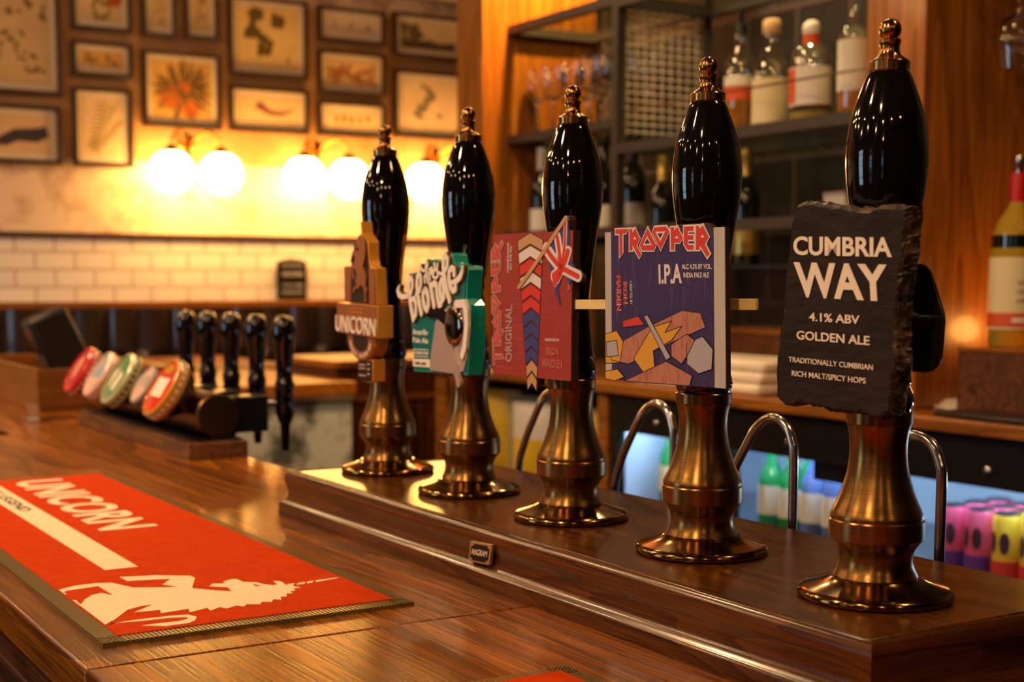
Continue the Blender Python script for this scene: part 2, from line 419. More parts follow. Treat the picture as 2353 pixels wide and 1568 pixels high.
# ------------------------------------------------------------------ geometry helper
class G:
    def __init__(self):
        self.v = []
        self.f = []
    def add(self, vs, fs, Mx=None):
        o = len(self.v)
        for p in vs:
            p = Vector(p)
            self.v.append(Mx @ p if Mx else p)
        for f in fs:
            self.f.append([i + o for i in f])
        return self
    def box(self, x0, y0, z0, x1, y1, z1, Mx=None):
        vs = [(x0, y0, z0), (x1, y0, z0), (x1, y1, z0), (x0, y1, z0), (x0, y0, z1), (x1, y0, z1), (x1, y1, z1), (x0, y1, z1)]
        return self.add(vs, [(0, 3, 2, 1), (4, 5, 6, 7), (0, 1, 5, 4), (1, 2, 6, 5), (2, 3, 7, 6), (3, 0, 4, 7)], Mx)
    def lathe(self, prof, seg=40, c=(0, 0, 0), Mx=None):
        vs, fs, rings = [], [], []
        for r, z in prof:
            if r < 1e-6:
                rings.append([len(vs)])
                vs.append((c[0], c[1], c[2] + z))
            else:
                rings.append(list(range(len(vs), len(vs) + seg)))
                for i in range(seg):
                    t = 2 * PI * i / seg
                    vs.append((c[0] + r * math.cos(t), c[1] + r * math.sin(t), c[2] + z))
        for a, b in zip(rings, rings[1:]):
            for i in range(seg):
                j = (i + 1) % seg
                if len(a) == 1 and len(b) == 1:
                    continue
                if len(a) == 1:
                    fs.append((a[0], b[j], b[i]))
                elif len(b) == 1:
                    fs.append((a[i], a[j], b[0]))
                else:
                    fs.append((a[i], a[j], b[j], b[i]))
        for ring, flip in ((rings[0], True), (rings[-1], False)):
            if len(ring) > 1:
                fs.append(ring[::-1] if flip else ring)
        return self.add(vs, fs, Mx)
    def turned(self, prof, seg=72):
        """lathe a profile whose smooth runs are splined; a point given twice is a crisp arris"""
        runs, cur = [], [prof[0]]
        for p in prof[1:]:
            if p == cur[-1]:
                runs.append(cur)
                cur = [p]
            else:
                cur.append(p)
        runs.append(cur)
        for run in runs:
            if len(run) > 2:
                out = []
                for a in range(len(run) - 1):
                    p0, p1, p2, p3 = run[max(a - 1, 0)], run[a], run[a + 1], run[min(a + 2, len(run) - 1)]
                    for q in range(4):
                        u = q / 4
                        out.append(tuple(0.5 * (2 * p1[k] + (p2[k] - p0[k]) * u + (2 * p0[k] - 5 * p1[k] + 4 * p2[k] - p3[k]) * u * u + (3 * p1[k] - p0[k] - 3 * p2[k] + p3[k]) * u ** 3) for k in (0, 1)))
                out.append(run[-1])
                run = [(max(r, 0), z) for r, z in out]
            vs, fs = [], []
            for r, z in run:
                for i in range(seg):
                    t = 2 * PI * i / seg
                    vs.append((r * math.cos(t), r * math.sin(t), z))
            for j in range(len(run) - 1):
                for i in range(seg):
                    q = (i + 1) % seg
                    fs.append((j * seg + i, j * seg + q, (j + 1) * seg + q, (j + 1) * seg + i))
            self.add(vs, fs)
        return self
    def tube(self, pts, r, seg=12, cap=True):
        pts = [Vector(p) for p in pts]
        n = len(pts)
        rs = r if isinstance(r, (list, tuple)) else [r] * n
        vs, fs = [], []
        up = None
        for i, p in enumerate(pts):
            d = (pts[min(i + 1, n - 1)] - pts[max(i - 1, 0)]).normalized()
            if up is None:
                up = d.orthogonal().normalized()
            up = (up - d * up.dot(d)).normalized()
            s = d.cross(up)
            for k in range(seg):
                t = 2 * PI * k / seg
                vs.append(p + (up * math.cos(t) + s * math.sin(t)) * rs[i])
        for i in range(n - 1):
            for k in range(seg):
                j = (k + 1) % seg
                fs.append((i * seg + k, i * seg + j, (i + 1) * seg + j, (i + 1) * seg + k))
        if cap:
            fs.append(list(range(seg))[::-1])
            fs.append([(n - 1) * seg + k for k in range(seg)])
        return self.add(vs, fs)
    def sphere(self, c, r, seg=24, rings=14, sq=(1, 1, 1)):
        pr = []
        for i in range(rings + 1):
            t = PI * i / rings
            pr.append((max(0, r * math.sin(t)) if 0 < i < rings else 0, -r * math.cos(t)))
        return self.lathe(pr, seg, Mx=Matrix.Translation(c) @ Matrix.Diagonal((*sq, 1)))
    def prism(self, poly, y0, y1, Mx=None):
        """outline in the x,z plane pulled from y0 to y1"""
        ar = sum(poly[i][0] * poly[(i + 1) % len(poly)][1] - poly[(i + 1) % len(poly)][0] * poly[i][1] for i in range(len(poly)))
        if ar < 0:
            poly = poly[::-1]
        n = len(poly)
        vs = [(x, y0, z) for x, z in poly] + [(x, y1, z) for x, z in poly]
        fs = [list(range(n)), [n + i for i in range(n)][::-1]]
        for i in range(n):
            j = (i + 1) % n
            fs.append((i, n + i, n + j, j))
        return self.add(vs, fs, Mx)
    def flat(self, poly, y0, y1):
        """same, outline in the x,y plane pulled from z=y0 to z=y1"""
        return self.prism(poly, y0, y1, Matrix(((1, 0, 0, 0), (0, 0, 1, 0), (0, 1, 0, 0), (0, 0, 0, 1))))
    def stroke(self, pts, w, y0, y1):
        """ribbon of width w along a line in the x,z plane, round joints"""
        ws = w if isinstance(w, (list, tuple)) else [w] * len(pts)
        e = 0.0
        for (a, b, wa, wb) in zip(pts, pts[1:], ws, ws[1:]):
            dx, dz = b[0] - a[0], b[1] - a[1]
            l = math.hypot(dx, dz) or 1
            nx, nz = -dz / l, dx / l
            e += 0.000012
            y = y0 - e
            self.prism([(a[0] + nx * wa / 2, a[1] + nz * wa / 2), (a[0] - nx * wa / 2, a[1] - nz * wa / 2),
                        (b[0] - nx * wb / 2, b[1] - nz * wb / 2), (b[0] + nx * wb / 2, b[1] + nz * wb / 2)], y, y1)
        for p, wi in zip(pts, ws):
            self.prism([(p[0] + wi / 2 * math.cos(t * PI / 6), p[1] + wi / 2 * math.sin(t * PI / 6)) for t in range(12)], y0 - e - 0.000012 * (1 + pts.index(p)), y1)
        return self
    def xf(self, Mx):
        self.v = [Mx @ Vector(p) for p in self.v]
        return self

def mk(name, g, m, parent=None, bevel=0, smooth=40, world=True, solid=0):
    me = bpy.data.meshes.new(name)
    vs = g.v
    if parent is not None and world:
        inv = parent['_inv']
        q = Matrix([inv[i * 4:i * 4 + 4] for i in range(4)])
        vs = [q @ p for p in vs]
    me.from_pydata([tuple(p) for p in vs], [], g.f)
    bm = bmesh.new()
    bm.from_mesh(me)
    big = [f for f in bm.faces if len(f.verts) > 4]
    if big:
        bmesh.ops.triangulate(bm, faces=big)
    bmesh.ops.recalc_face_normals(bm, faces=bm.faces)
    bm.to_mesh(me)
    bm.free()
    me.materials.append(m)
    if smooth:
        for p in me.polygons:
            p.use_smooth = True
        me.set_sharp_from_angle(angle=math.radians(smooth))
    o = bpy.data.objects.new(name, me)
    COL.objects.link(o)
    if parent is not None:
        o.parent = parent
    if bevel:
        b = o.modifiers.new('soft_edges', 'BEVEL')
        b.width = bevel
        b.segments = 2
        b.limit_method = 'ANGLE'
        b.angle_limit = math.radians(50)
    return o

def thing(name, label, cat, loc=(0, 0, 0), rz=0.0, group=None):
    o = bpy.data.objects.new(name, None)
    o.empty_display_size = 0.03
    COL.objects.link(o)
    o.location = loc
    o.rotation_euler = (0, 0, rz)
    tag(o, label, cat, group)
    inv = (Matrix.Translation(loc) @ Matrix.Rotation(rz, 4, 'Z')).inverted()
    o['_inv'] = [inv[i][j] for i in range(4) for j in range(4)]
    return o

def tag(o, label, cat, group=None):
    o['label'] = label
    o['category'] = cat
    if group:
        o['group'] = group
    return o

def struct(name, g, m, bevel=0, parent=None, smooth=40):
    o = mk(name, g, m, parent, bevel, smooth, world=parent is not None)
    if parent is None:
        o['kind'] = 'structure'
    return o

def dup(root, loc, label, rz=None, group=None):
    r = root.copy()
    COL.objects.link(r)
    r.location = loc
    if rz is not None:
        r.rotation_euler = (0, 0, rz)
    r['label'] = label
    if group:
        r['group'] = group
    for ch in list(root.children):
        c = ch.copy()
        COL.objects.link(c)
        c.parent = r
        for g in list(ch.children):
            d = g.copy()
            COL.objects.link(d)
            d.parent = c
    return r

_cache = {}
def glyphs(s, bold):
    k = (s, bold)
    if k in _cache:
        return _cache[k]
    cu = bpy.data.curves.new('lettering', 'FONT')
    cu.body = s
    cu.size = 1.0
    cu.offset = bold
    cu.resolution_u = 4
    o = bpy.data.objects.new('lettering', cu)
    COL.objects.link(o)
    dg = bpy.context.evaluated_depsgraph_get()
    dg.update()
    me = bpy.data.meshes.new_from_object(o.evaluated_get(dg))
    vs = [tuple(v.co) for v in me.vertices]
    fs = [tuple(p.vertices) for p in me.polygons]
    bpy.data.objects.remove(o)
    bpy.data.curves.remove(cu)
    bpy.data.meshes.remove(me)
    x0 = min(v[0] for v in vs); x1 = max(v[0] for v in vs)
    y0 = min(v[1] for v in vs); y1 = max(v[1] for v in vs)
    vs = [((v[0] - x0) / (x1 - x0), (v[1] - y0) / (y1 - y0)) for v in vs]
    _cache[k] = (vs, fs)
    return _cache[k]

def text(g, s, box, y0, y1, bold=0.0, flat=False):
    """letters fitted to box = [bottom left, bottom right, top left] in the x,z plane (or x,y when flat)"""
    vs, fs = glyphs(s, bold)
    o, r, t = box
    rx, rz = r[0] - o[0], r[1] - o[1]
    tx, tz = t[0] - o[0], t[1] - o[1]
    P = [(o[0] + rx * a + tx * b, o[1] + rz * a + tz * b) for a, b in vs]
    ed = {}
    for f in fs:
        for i in range(len(f)):
            e = (f[i], f[(i + 1) % len(f)])
            ed[e] = ed.get(e, 0) + 1
    rim = [e for e in ed if (e[1], e[0]) not in ed]
    n = len(P)
    if flat:
        V = [(x, y, y1) for x, y in P] + [(x, y, y0) for x, y in P]
    else:
        V = [(x, y0, z) for x, z in P] + [(x, y1, z) for x, z in P]
    F = [list(f) for f in fs] + [[n + i for i in f][::-1] for f in fs]
    F += [(b, a, n + a, n + b) for a, b in rim]
    g.add(V, F)
    return g

def rect(b):
    """[bl, br, tl] -> four corners"""
    o, r, t = b
    return [o, r, (r[0] + t[0] - o[0], r[1] + t[1] - o[1]), t]

def inset(poly, k):
    cx = sum(p[0] for p in poly) / len(poly)
    cz = sum(p[1] for p in poly) / len(poly)
    return [(cx + (x - cx) * k, cz + (z - cz) * k) for x, z in poly]

def ell(c, a, b, rot=0, n=24):
    return [(c[0] + a * math.cos(t) * math.cos(rot) - b * math.sin(t) * math.sin(rot),
             c[1] + a * math.cos(t) * math.sin(rot) + b * math.sin(t) * math.cos(rot)) for t in [2 * PI * i / n for i in range(n)]]

# ------------------------------------------------------------------ the room
struct('floor', G().box(-3.5, -3.5, FLOOR - 0.05, 5.0, 6.5, FLOOR), M['floor'])
struct('ceiling', G().box(-3.5, -3.5, CEIL, 5.0, 6.5, CEIL + 0.05), M['ceiling'])
g = G().box(-3.5, 6.4, FLOOR, 5.0, 6.5, 0.16)
g.box(-3.5, 6.4, 0.455, 5.0, 6.5, CEIL)
struct('wall_far', g, M['plaster'])
wf = bpy.data.objects['wall_far']
mk('brick_tiles', G().box(-3.5, 6.388, 0.16, 5.0, 6.5, 0.455), M['tile']).parent = wf
mk('shaded_upper_paper', G().box(-3.5, 6.392, 0.80, 5.0, 6.402, 1.56), M['shaded_wall']).parent = wf  # upper wall coloured brown to carry the shade around the frames
struct('trim_1', G().box(-3.5, 6.372, 0.452, 5.0, 6.40, 0.474), M['trim'], 0.003)
struct('trim_2', G().box(-3.5, 6.36, 0.135, 5.0, 6.41, 0.168), M['rail_wood'], 0.004)
struct('wall_back', G().box(-3.5, -3.6, FLOOR, 2.75, -3.5, CEIL), M['dark_wall'])
struct('wall_right', G().box(2.68, -3.5, FLOOR, 2.78, 3.92, CEIL), M['grey_tile'])
struct('wall_return', G().box(2.78, 3.84, FLOOR, 5.0, 3.92, CEIL), M['dark_wall'])
struct('wall_side', G().box(5.0, 3.84, FLOOR, 5.1, 6.5, CEIL), M['dark_wall'])
g = G()
ys = [-3.5]
for a, b in WIN:
    ys += [a, b]
ys.append(6.5)
for i in range(0, len(ys), 2):
    g.box(-3.62, ys[i], FLOOR, -3.5, ys[i + 1], CEIL)
for a, b in WIN:
    g.box(-3.62, a, FLOOR, -3.5, b, WZ[0])
    g.box(-3.62, a, WZ[1], -3.5, b, CEIL)
struct('wall_left', g, M['dark_wall'])
for k, (a, b) in enumerate(WIN):
    g = G()
    nb = 2 if b - a < 1 else 4
    for i in range(nb + 1):
        y = a + (b - a) * i / nb
        g.box(-3.59, y - 0.016, WZ[0], -3.55, y + 0.016, WZ[1])
    for i in range(6):
        z = WZ[0] + (WZ[1] - WZ[0]) * i / 5
        g.box(-3.587, a, z - 0.014, -3.553, b, z + 0.014)
    w = struct('window_%d' % (k + 1), g, M['black_metal'])
    pn = mk('glass_pane', G().box(-3.572, a, WZ[0], -3.568, b, WZ[1]), M['pane'], None)
    pn.parent = w

# ------------------------------------------------------------------ ceiling spots
first = None
for (x, y, e, aim) in SPOTS:
    lab = 'small round warm ceiling spot reflected as a bright point in the black handles'
    if first is None:
        first = thing('ceiling_spotlight', lab, 'spotlight', (x, y, CEIL), 0, 'ceiling spots over the bar room')
        mk('trim_ring', G().lathe([(0.048, -0.012), (0.06, -0.012), (0.062, 0), (0.048, 0)], 28), M['black_metal'], first, world=False)
        mk('lens', G().sphere((0, 0, -0.036), 0.046, 18, 10), M['lamp'], first, world=False)
    else:
        dup(first, (x, y, CEIL), lab, 0, 'ceiling spots over the bar room')

# ------------------------------------------------------------------ bar counter (an L of boards)
bar = thing('bar_counter', 'glossy brown timber bar counter running away under the pumps and mat', 'bar counter', (0.6, 1.5, FLOOR))
BX0, BX1 = 0.296, 0.932
mk('top_boards', G().box(BX0, 1.1675, BAR - 0.042, BX1, 4.92, BAR), M['bar_wood'], bar, 0.003)
mk('top_boards', G().box(BX0, -0.9, BAR - 0.042, BX1, 1.1668, BAR), M['bar_wood_b'], bar, 0.003)
mk('return_top', G().box(BX1 + 0.001, 4.10, BAR - 0.042, 1.93, 4.92, BAR), M['counter_wood'], bar, 0.003)
g = G().box(BX0 + 0.006, -0.9, BAR - 0.075, BX0 + 0.03, 4.9, BAR - 0.043)
g.tube([(BX0 + 0.012, -0.9, BAR - 0.078), (BX0 + 0.012, 4.9, BAR - 0.078)], 0.008, 10)
g.tube([(BX0 + 0.022, -0.9, BAR - 0.092), (BX0 + 0.022, 4.9, BAR - 0.092)], 0.010, 10)
mk('edge_moulding', g, M['apron_wood'], bar)
mk('front_panel', G().box(BX0 + 0.03, -0.9, FLOOR + 0.0, BX0 + 0.06, 4.9, BAR - 0.043), M['apron_wood'], bar)
mk('rear_panel', G().box(BX1 - 0.05, -0.9, FLOOR, BX1 - 0.02, 4.12, BAR - 0.043), M['apron_wood'], bar)
g = G().box(BX1 - 0.02, 4.12, FLOOR, 1.92, 4.14, BAR - 0.043)
mk('zinc_cladding', g, M['zinc'], bar).__setitem__('label', 'mottled grey zinc cladding on the bar return')
mk('rear_apron', G().box(BX1 + 0.004, 0.75, -0.50, 1.02, 1.78, BAR - 0.0005), M['apron_wood'], bar)
mk('cladding_lip', G().box(BX1, 4.105, BAR - 0.056, 1.925, 4.119, BAR - 0.043), M['steel'], bar)

# ------------------------------------------------------------------ bar mats
def ribbed(g, x0, x1, y0, y1, z0, z1, bw):
    """rubber border: a thin slab with fine ribs across it"""
    g.box(x0, y0, z0, x1, y1, z1 - 0.0008)
    s = 0.0042
    n = int((x1 - x0) / s)
    for i in range(n):
        x = x0 + (i + 0.5) * (x1 - x0) / n
        for (a, b) in ((y0, y0 + bw), (y1 - bw, y1)):
            g.box(x - s * 0.3, a, z1 - 0.0012, x + s * 0.3, b, z1)
    n = int((y1 - y0) / s)
    for i in range(n):
        y = y0 + (i + 0.5) * (y1 - y0) / n
        for (a, b) in ((x0, x0 + bw), (x1 - bw, x1)):
            g.box(a, y - s * 0.3, z1 - 0.0012, b, y + s * 0.3, z1)
    return g
MZ = BAR
def bar_mat(label, y0, y1):
    t = thing('bar_mat', label, 'bar mat', (0.483, (y0 + y1) / 2, MZ))
    mk('rubber_border', ribbed(G(), 0.328, 0.6395, y0, y1, MZ, MZ + 0.0038, 0.020), M['rubber'], t, smooth=0)
    mk('pile', G().box(0.347, y0 + 0.021, MZ + 0.0028, 0.6265, y1 - 0.012, MZ + 0.0046), M['mat_red'], t, 0.0008)
    return t
mat1 = bar_mat('long red towelling bar mat with cream unicorn and lettering', 1.230, 2.345)
TZ = MZ + 0.0046
g = G()
text(g, 'UNICORN', [(0.4785, 2.30), (0.4785, 1.790), (0.5555, 2.30)], TZ, TZ + 0.0005, 0.028, flat=True)
mk('lettering', g, M['mat_cream'], mat1, smooth=0)
mk('stripe', G().box(0.4165, 1.542, TZ, 0.4535, 2.33, TZ + 0.0005), M['mat_cream'], mat1, smooth=0)
g = G()
text(g, 'THE LEGEND', [(0.4265, 2.27), (0.4265, 2.0), (0.4435, 2.27)], TZ + 0.0005, TZ + 0.0009, 0.01, flat=True)
mk('slogan', g, M['mat_ink'], mat1, smooth=0)
g = G()
kk = 0
for poly in (
    [(0.3590,1.3050),(0.3830,1.3410),(0.4000,1.3500),(0.4110,1.3510),(0.3850,1.3270),(0.4100,1.3240),(0.4060,1.3100),(0.4350,1.3140),(0.4310,1.2990),(0.4520,1.3080),(0.4510,1.2950),(0.4640,1.3050),(0.4680,1.2960),(0.4810,1.3030),(0.4850,1.2950),(0.4910,1.3030),(0.5020,1.2960),(0.5080,1.3050),(0.5160,1.3000),(0.5220,1.3100),(0.5280,1.3040),(0.5320,1.3170),(0.5380,1.3140),(0.5420,1.3260),(0.5490,1.3250),(0.5500,1.3350),(0.5560,1.3350),(0.5580,1.3450),(0.5670,1.3450),(0.5600,1.3620),(0.5580,1.3670),(0.5600,1.3790),(0.5590,1.3880),(0.5540,1.3910),(0.5520,1.3730),(0.5460,1.3710),(0.5390,1.3820),(0.5370,1.3930),(0.5250,1.4030),(0.5240,1.4210),(0.5180,1.4230),(0.5070,1.4150),(0.5060,1.4060),(0.4940,1.4120),(0.4870,1.4020),(0.5020,1.3870),(0.4990,1.3710),(0.5010,1.3630),(0.4840,1.3810),(0.4600,1.4130),(0.4170,1.4370),(0.4040,1.4730),(0.3930,1.4770),(0.3890,1.4100),(0.3820,1.4290),(0.3710,1.4250),(0.3590,1.4080),(0.3500,1.3880),(0.3500,1.3990),(0.3510,1.4090),(0.3420,1.4130),(0.3430,1.2930),(0.3560,1.3030)],
    [(0.3430,1.4670),(0.3440,1.4400),(0.3500,1.4440),(0.3490,1.4520),(0.3540,1.4580),(0.3880,1.4630),(0.3890,1.4100),(0.4010,1.4410),(0.4040,1.4730),(0.3890,1.4790),(0.3670,1.4780)],
    [(0.4200,1.4970),(0.4210,1.4730),(0.4640,1.4590),(0.4480,1.4360),(0.4600,1.4110),(0.4680,1.4010),(0.4880,1.4500),(0.4870,1.4630),(0.4550,1.4860),(0.4420,1.4890)],
    [(0.3420,1.2940),(0.3790,1.2970),(0.4110,1.2950),(0.4270,1.2910),(0.4310,1.2780),(0.4250,1.2650),(0.4170,1.2580),(0.3950,1.2580),(0.3760,1.2720),(0.3930,1.2720),(0.4100,1.2700),(0.4220,1.2750),(0.4220,1.2820),(0.4080,1.2870),(0.3810,1.2890),(0.3530,1.2950)],
    [(0.5610,1.3680),(0.5690,1.3680),(0.5640,1.3590),(0.5570,1.3600)],
    [(0.5720,1.3670),(0.5810,1.3680),(0.5770,1.3600),(0.5680,1.3600)],
    [(0.5830,1.3680),(0.5910,1.3690),(0.5870,1.3620),(0.5800,1.3600)],
    [(0.5940,1.3690),(0.6210,1.3710),(0.6190,1.3680),(0.5900,1.3610)]):
    kk = kk + 1
    g.flat([(max(x, 0.3482), y) for x, y in poly], TZ, TZ + 0.0005 + 0.00002 * kk)
mk('unicorn_emblem', g, M['mat_cream'], mat1, smooth=0)
g = G().flat([(0.5290,1.3850),(0.5320,1.3810),(0.5340,1.3750),(0.5280,1.3760)], TZ + 0.0005, TZ + 0.0008)
mk('unicorn_eye', g, M['mat_red'], mat1, smooth=0)
bar_mat('second red bar mat, only one corner showing at the bottom of the picture', -0.16, 0.956)

t = thing('bar_mat', 'dark green bar mat far along the bar, one corner at the left edge', 'bar mat', (0.48, 3.6, MZ))
mk('rubber_border', ribbed(G(), 0.33, 0.636, 3.075, 4.1, MZ, MZ + 0.0038, 0.020), M['black'], t, smooth=0)
mk('pile', G().box(0.35, 3.095, MZ + 0.0028, 0.616, 4.08, MZ + 0.0046), mat('dark_green_pile', (0.012, 0.045, 0.035), 0.95, spec=0.1), t, 0.0008)

# ------------------------------------------------------------------ pump box
box = thing('pump_box', 'long low polished wooden box carrying the five hand pumps', 'pump box', (0.88, 1.26, BAR))
X0, X1, Y0, Y1 = 0.757, 1.03, 0.726, 1.805
mk('top_panel', G().box(X0 + 0.0015, Y0 + 0.0015, -0.012, X1, Y1 - 0.0015, -0.0008), M['box_wood'], box, 0.0012)
PRO = [(0.0, -0.004), (0.002, -0.0008), (0.0055, 0.0), (0.0095, -0.0015), (0.0125, -0.0055), (0.0135, -0.0105), (0.0125, -0.017), (0.0105, -0.024),
       (0.0097, -0.031), (0.0105, -0.036), (0.0130, -0.0405), (0.0165, -0.0435), (0.0190, -0.0455), (0.0200, -0.0485), (0.0200, -0.061), (0.0, -0.061)]
g = G()
# front moulding with mitred ends, then the two end mouldings
n = len(PRO)
vs = [(X0 - d, Y0 - d, z) for d, z in PRO] + [(X0 - d, Y1 + d, z) for d, z in PRO]
g.add(vs, [(i, i + 1, n + i + 1, n + i) for i in range(n - 1)] + [(n - 1, 0, n, 2 * n - 1)])
mk('front_moulding', g, M['moulding_wood'], box, smooth=50)
for s, yb in ((-1, Y0), (1, Y1)):
    g = G()
    vs = [(X0 - d, yb + s * d, z) for d, z in PRO] + [(X1, yb + s * d, z) for d, z in PRO]
    g.add(vs, [(i, i + 1, n + i + 1, n + i) for i in range(n - 1)] + [(n - 1, 0, n, 2 * n - 1)] + [[n + i for i in range(n)]])
    mk('end_moulding', g, M['box_end'], box, smooth=50)
mk('carcass', G().box(X0 + 0.001, Y0 + 0.001, -0.0605, X1 - 0.002, Y1 - 0.001, -0.012), M['box_end'], box)
# maker's badge
pl = mk('maker_badge', G().prism([(1.2970,-0.0380),(1.2530,-0.0350),(1.2470,-0.0120),(1.2920,-0.0150)], 0.7405, 0.7440, Matrix(((0, 1, 0, 0), (1, 0, 0, 0), (0, 0, 1, 0), (0, 0, 0, 1)))), M['badge_gold'], box, 0.0004)
bq = [(1.2970,-0.0380),(1.2530,-0.0350),(1.2470,-0.0120),(1.2920,-0.0150)]
def bpt(u, v):
    a, b, c, d = bq
    return ((a[0] * (1 - u) + b[0] * u) * (1 - v) + (d[0] * (1 - u) + c[0] * u) * v, (a[1] * (1 - u) + b[1] * u) * (1 - v) + (d[1] * (1 - u) + c[1] * u) * v)
oct_ = [bpt(*q) for q in ((0.2, 0.1), (0.8, 0.1), (0.82, 0.2), (0.92, 0.22), (0.92, 0.78), (0.82, 0.8), (0.8, 0.9), (0.2, 0.9), (0.18, 0.8), (0.08, 0.78), (0.08, 0.22), (0.18, 0.2))]
SW = Matrix(((0, 1, 0, 0), (1, 0, 0, 0), (0, 0, 1, 0), (0, 0, 0, 1)))
fld = mk('black_field', G().prism(oct_, 0.7400, 0.7406, SW), M['black'], box)
g = text(G(), 'ANGRAM', [bpt(0.13, 0.37), bpt(0.87, 0.37), bpt(0.13, 0.66)], 0.7395, 0.7401, 0.0)
g.xf(SW)
lt = mk('lettering', g, M['cream'], box, smooth=0)

# ------------------------------------------------------------------ hand pumps
PX = 0.8672
PY = [0.8296 + 0.2286 * i for i in range(5)]
def prof(*pts):
    return list(pts)
PLATE = prof((0.0632, 0.0), (0.0642, 0.0010), (0.0646, 0.0030), (0.0640, 0.0052), (0.0625, 0.0068), (0.0600, 0.0080), (0.0600, 0.0080), (0.0540, 0.0098), (0.0460, 0.0124), (0.0400, 0.0150), (0.0366, 0.0172), (0.0366, 0.0172), (0.0, 0.0172))
COLM = prof((0.0344, 0.0172), (0.0349, 0.0180), (0.0349, 0.0180), (0.0337, 0.0205), (0.0318, 0.0245), (0.0305, 0.0295), (0.0303, 0.0340), (0.0312, 0.0388), (0.0335, 0.0432), (0.0366, 0.0474), (0.0384, 0.0494), (0.0384, 0.0494),
        (0.0391, 0.0502), (0.0391, 0.0502), (0.0392, 0.0575), (0.0391, 0.0650), (0.0391, 0.0650), (0.0382, 0.0664), (0.0382, 0.0664), (0.0380, 0.0698), (0.0358, 0.0752), (0.0332, 0.0807), (0.0305, 0.0875), (0.0283, 0.0943), (0.0262, 0.1015),
        (0.0249, 0.1079), (0.0238, 0.1160), (0.0234, 0.1255), (0.0240, 0.1345), (0.0252, 0.1415), (0.0264, 0.1452), (0.0264, 0.1452), (0.0271, 0.1462), (0.0271, 0.1462), (0.0272, 0.1552), (0.0272, 0.1552), (0.0266, 0.1560), (0.0266, 0.1560), (0.0, 0.1560))
GRIP = prof((0.0252, 0.1560), (0.0256, 0.1585), (0.0256, 0.1585), (0.0266, 0.1605), (0.0277, 0.1655), (0.0270, 0.1700), (0.0252, 0.1742), (0.0237, 0.1775), (0.0237, 0.1775), (0.0246, 0.1792), (0.0250, 0.1815), (0.0244, 0.1860), (0.0231, 0.1940),
        (0.0214, 0.2100), (0.0202, 0.2260), (0.0197, 0.2383), (0.0203, 0.2500), (0.0218, 0.2640), (0.0236, 0.2830), (0.0258, 0.3000), (0.0284, 0.3170), (0.0304, 0.3300), (0.0319, 0.3415), (0.0328, 0.3528), (0.0331, 0.3600),
        (0.0328, 0.3715), (0.0306, 0.3900), (0.0284, 0.3995), (0.0259, 0.4075), (0.0214, 0.4198), (0.0184, 0.4273), (0.0158, 0.4318), (0.0158, 0.4318), (0.0, 0.4318))
FIN = prof((0.0158, 0.4318), (0.0165, 0.4326), (0.0165, 0.4326), (0.0165, 0.4390), (0.0165, 0.4390), (0.0160, 0.4399), (0.0160, 0.4399), (0.0145, 0.4410), (0.0118, 0.4428), (0.0096, 0.4445), (0.0084, 0.4465), (0.0079, 0.4494), (0.0080, 0.4520), (0.0086, 0.4540),
       (0.0089, 0.4546), (0.0089, 0.4546), (0.0089, 0.4568), (0.0089, 0.4568), (0.0078, 0.4576), (0.0056, 0.4582), (0.0056, 0.4582))
FIN += [(0.0089 * math.sin(t), 0.4650 - 0.0089 * math.cos(t)) for t in [0.7 + (PI - 0.72) * i / 12 for i in range(13)]]
labels = ['brass hand pump with black handle behind the dark slate clip', 'brass hand pump with black handle behind the indigo pale ale clip', 'brass hand pump with black handle behind the crimson flag clip',
          'brass hand pump with black handle behind the teal clip', 'brass hand pump with black handle behind the copper unicorn clip']
pump = None
for i in range(5):
    if pump is None:
        pump = thing('hand_pump', labels[0], 'hand pump', (PX, PY[0], 0), 0, 'row of hand pumps on the box')
        mk('base_plate', G().turned(PLATE), M['plate_brass'], pump, world=False, smooth=70)
        mk('column', G().turned(COLM), M['brass'], pump, world=False, smooth=70)
        mk('handle', G().turned(GRIP), M['black_gloss'], pump, world=False, smooth=70)
        mk('finial', G().turned(FIN, 48), M['finial_brass'], pump, world=False, smooth=70)
    else:
        dup(pump, (PX, PY[i], 0), labels[i], 0, 'row of hand pumps on the box')
# steel swan necks behind the box
def neck(yc, label, first=None):
    if first:
        return dup(first, (1.045, yc, -0.30), label)
    t = thing('swan_neck', label, 'beer spout', (1.045, yc, -0.30), 0, 'steel swan necks behind the box')
    pts = [(0.0, 0.118, 0.0), (0.0, 0.104, 0.27)]
    pts += [(0.004, 0.095, 0.330), (0.010, 0.066, 0.386)]
    pts += [(0.013, 0.058, 0.399), (0.0145, 0.046, 0.4085), (0.015, 0.034, 0.4115), (0.015, 0.020, 0.4085), (0.015, 0.009, 0.400), (0.015, 0.003, 0.388), (0.015, 0.0, 0.372), (0.015, 0.0, 0.30), (0.015, 0.0, 0.10)]
    # smooth the line
    P = [Vector(p) for p in pts]
    S = []
    for a in range(len(P) - 1):
        p0, p1, p2, p3 = P[max(a - 1, 0)], P[a], P[a + 1], P[min(a + 2, len(P) - 1)]
        for q in range(5):
            u = q / 5
            S.append(0.5 * ((2 * p1) + (p2 - p0) * u + (2 * p0 - 5 * p1 + 4 * p2 - p3) * u * u + (3 * p1 - p0 - 3 * p2 + p3) * u ** 3))
    S.append(P[-1])
    mk('pipe', G().tube(S, 0.0052, 16), M['steel'], t, world=False, smooth=60)
    return t
nk = neck(0.931, 'steel swan neck pipe curving up behind the slate clip pump')
neck(1.138, 'steel swan neck pipe between the slate clip pump and the indigo clip pump', nk)
neck(1.350, 'steel swan neck pipe between the indigo clip pump and the crimson clip pump', nk)
neck(1.583, 'steel swan neck pipe showing one leg beside the crimson clip pump', nk)

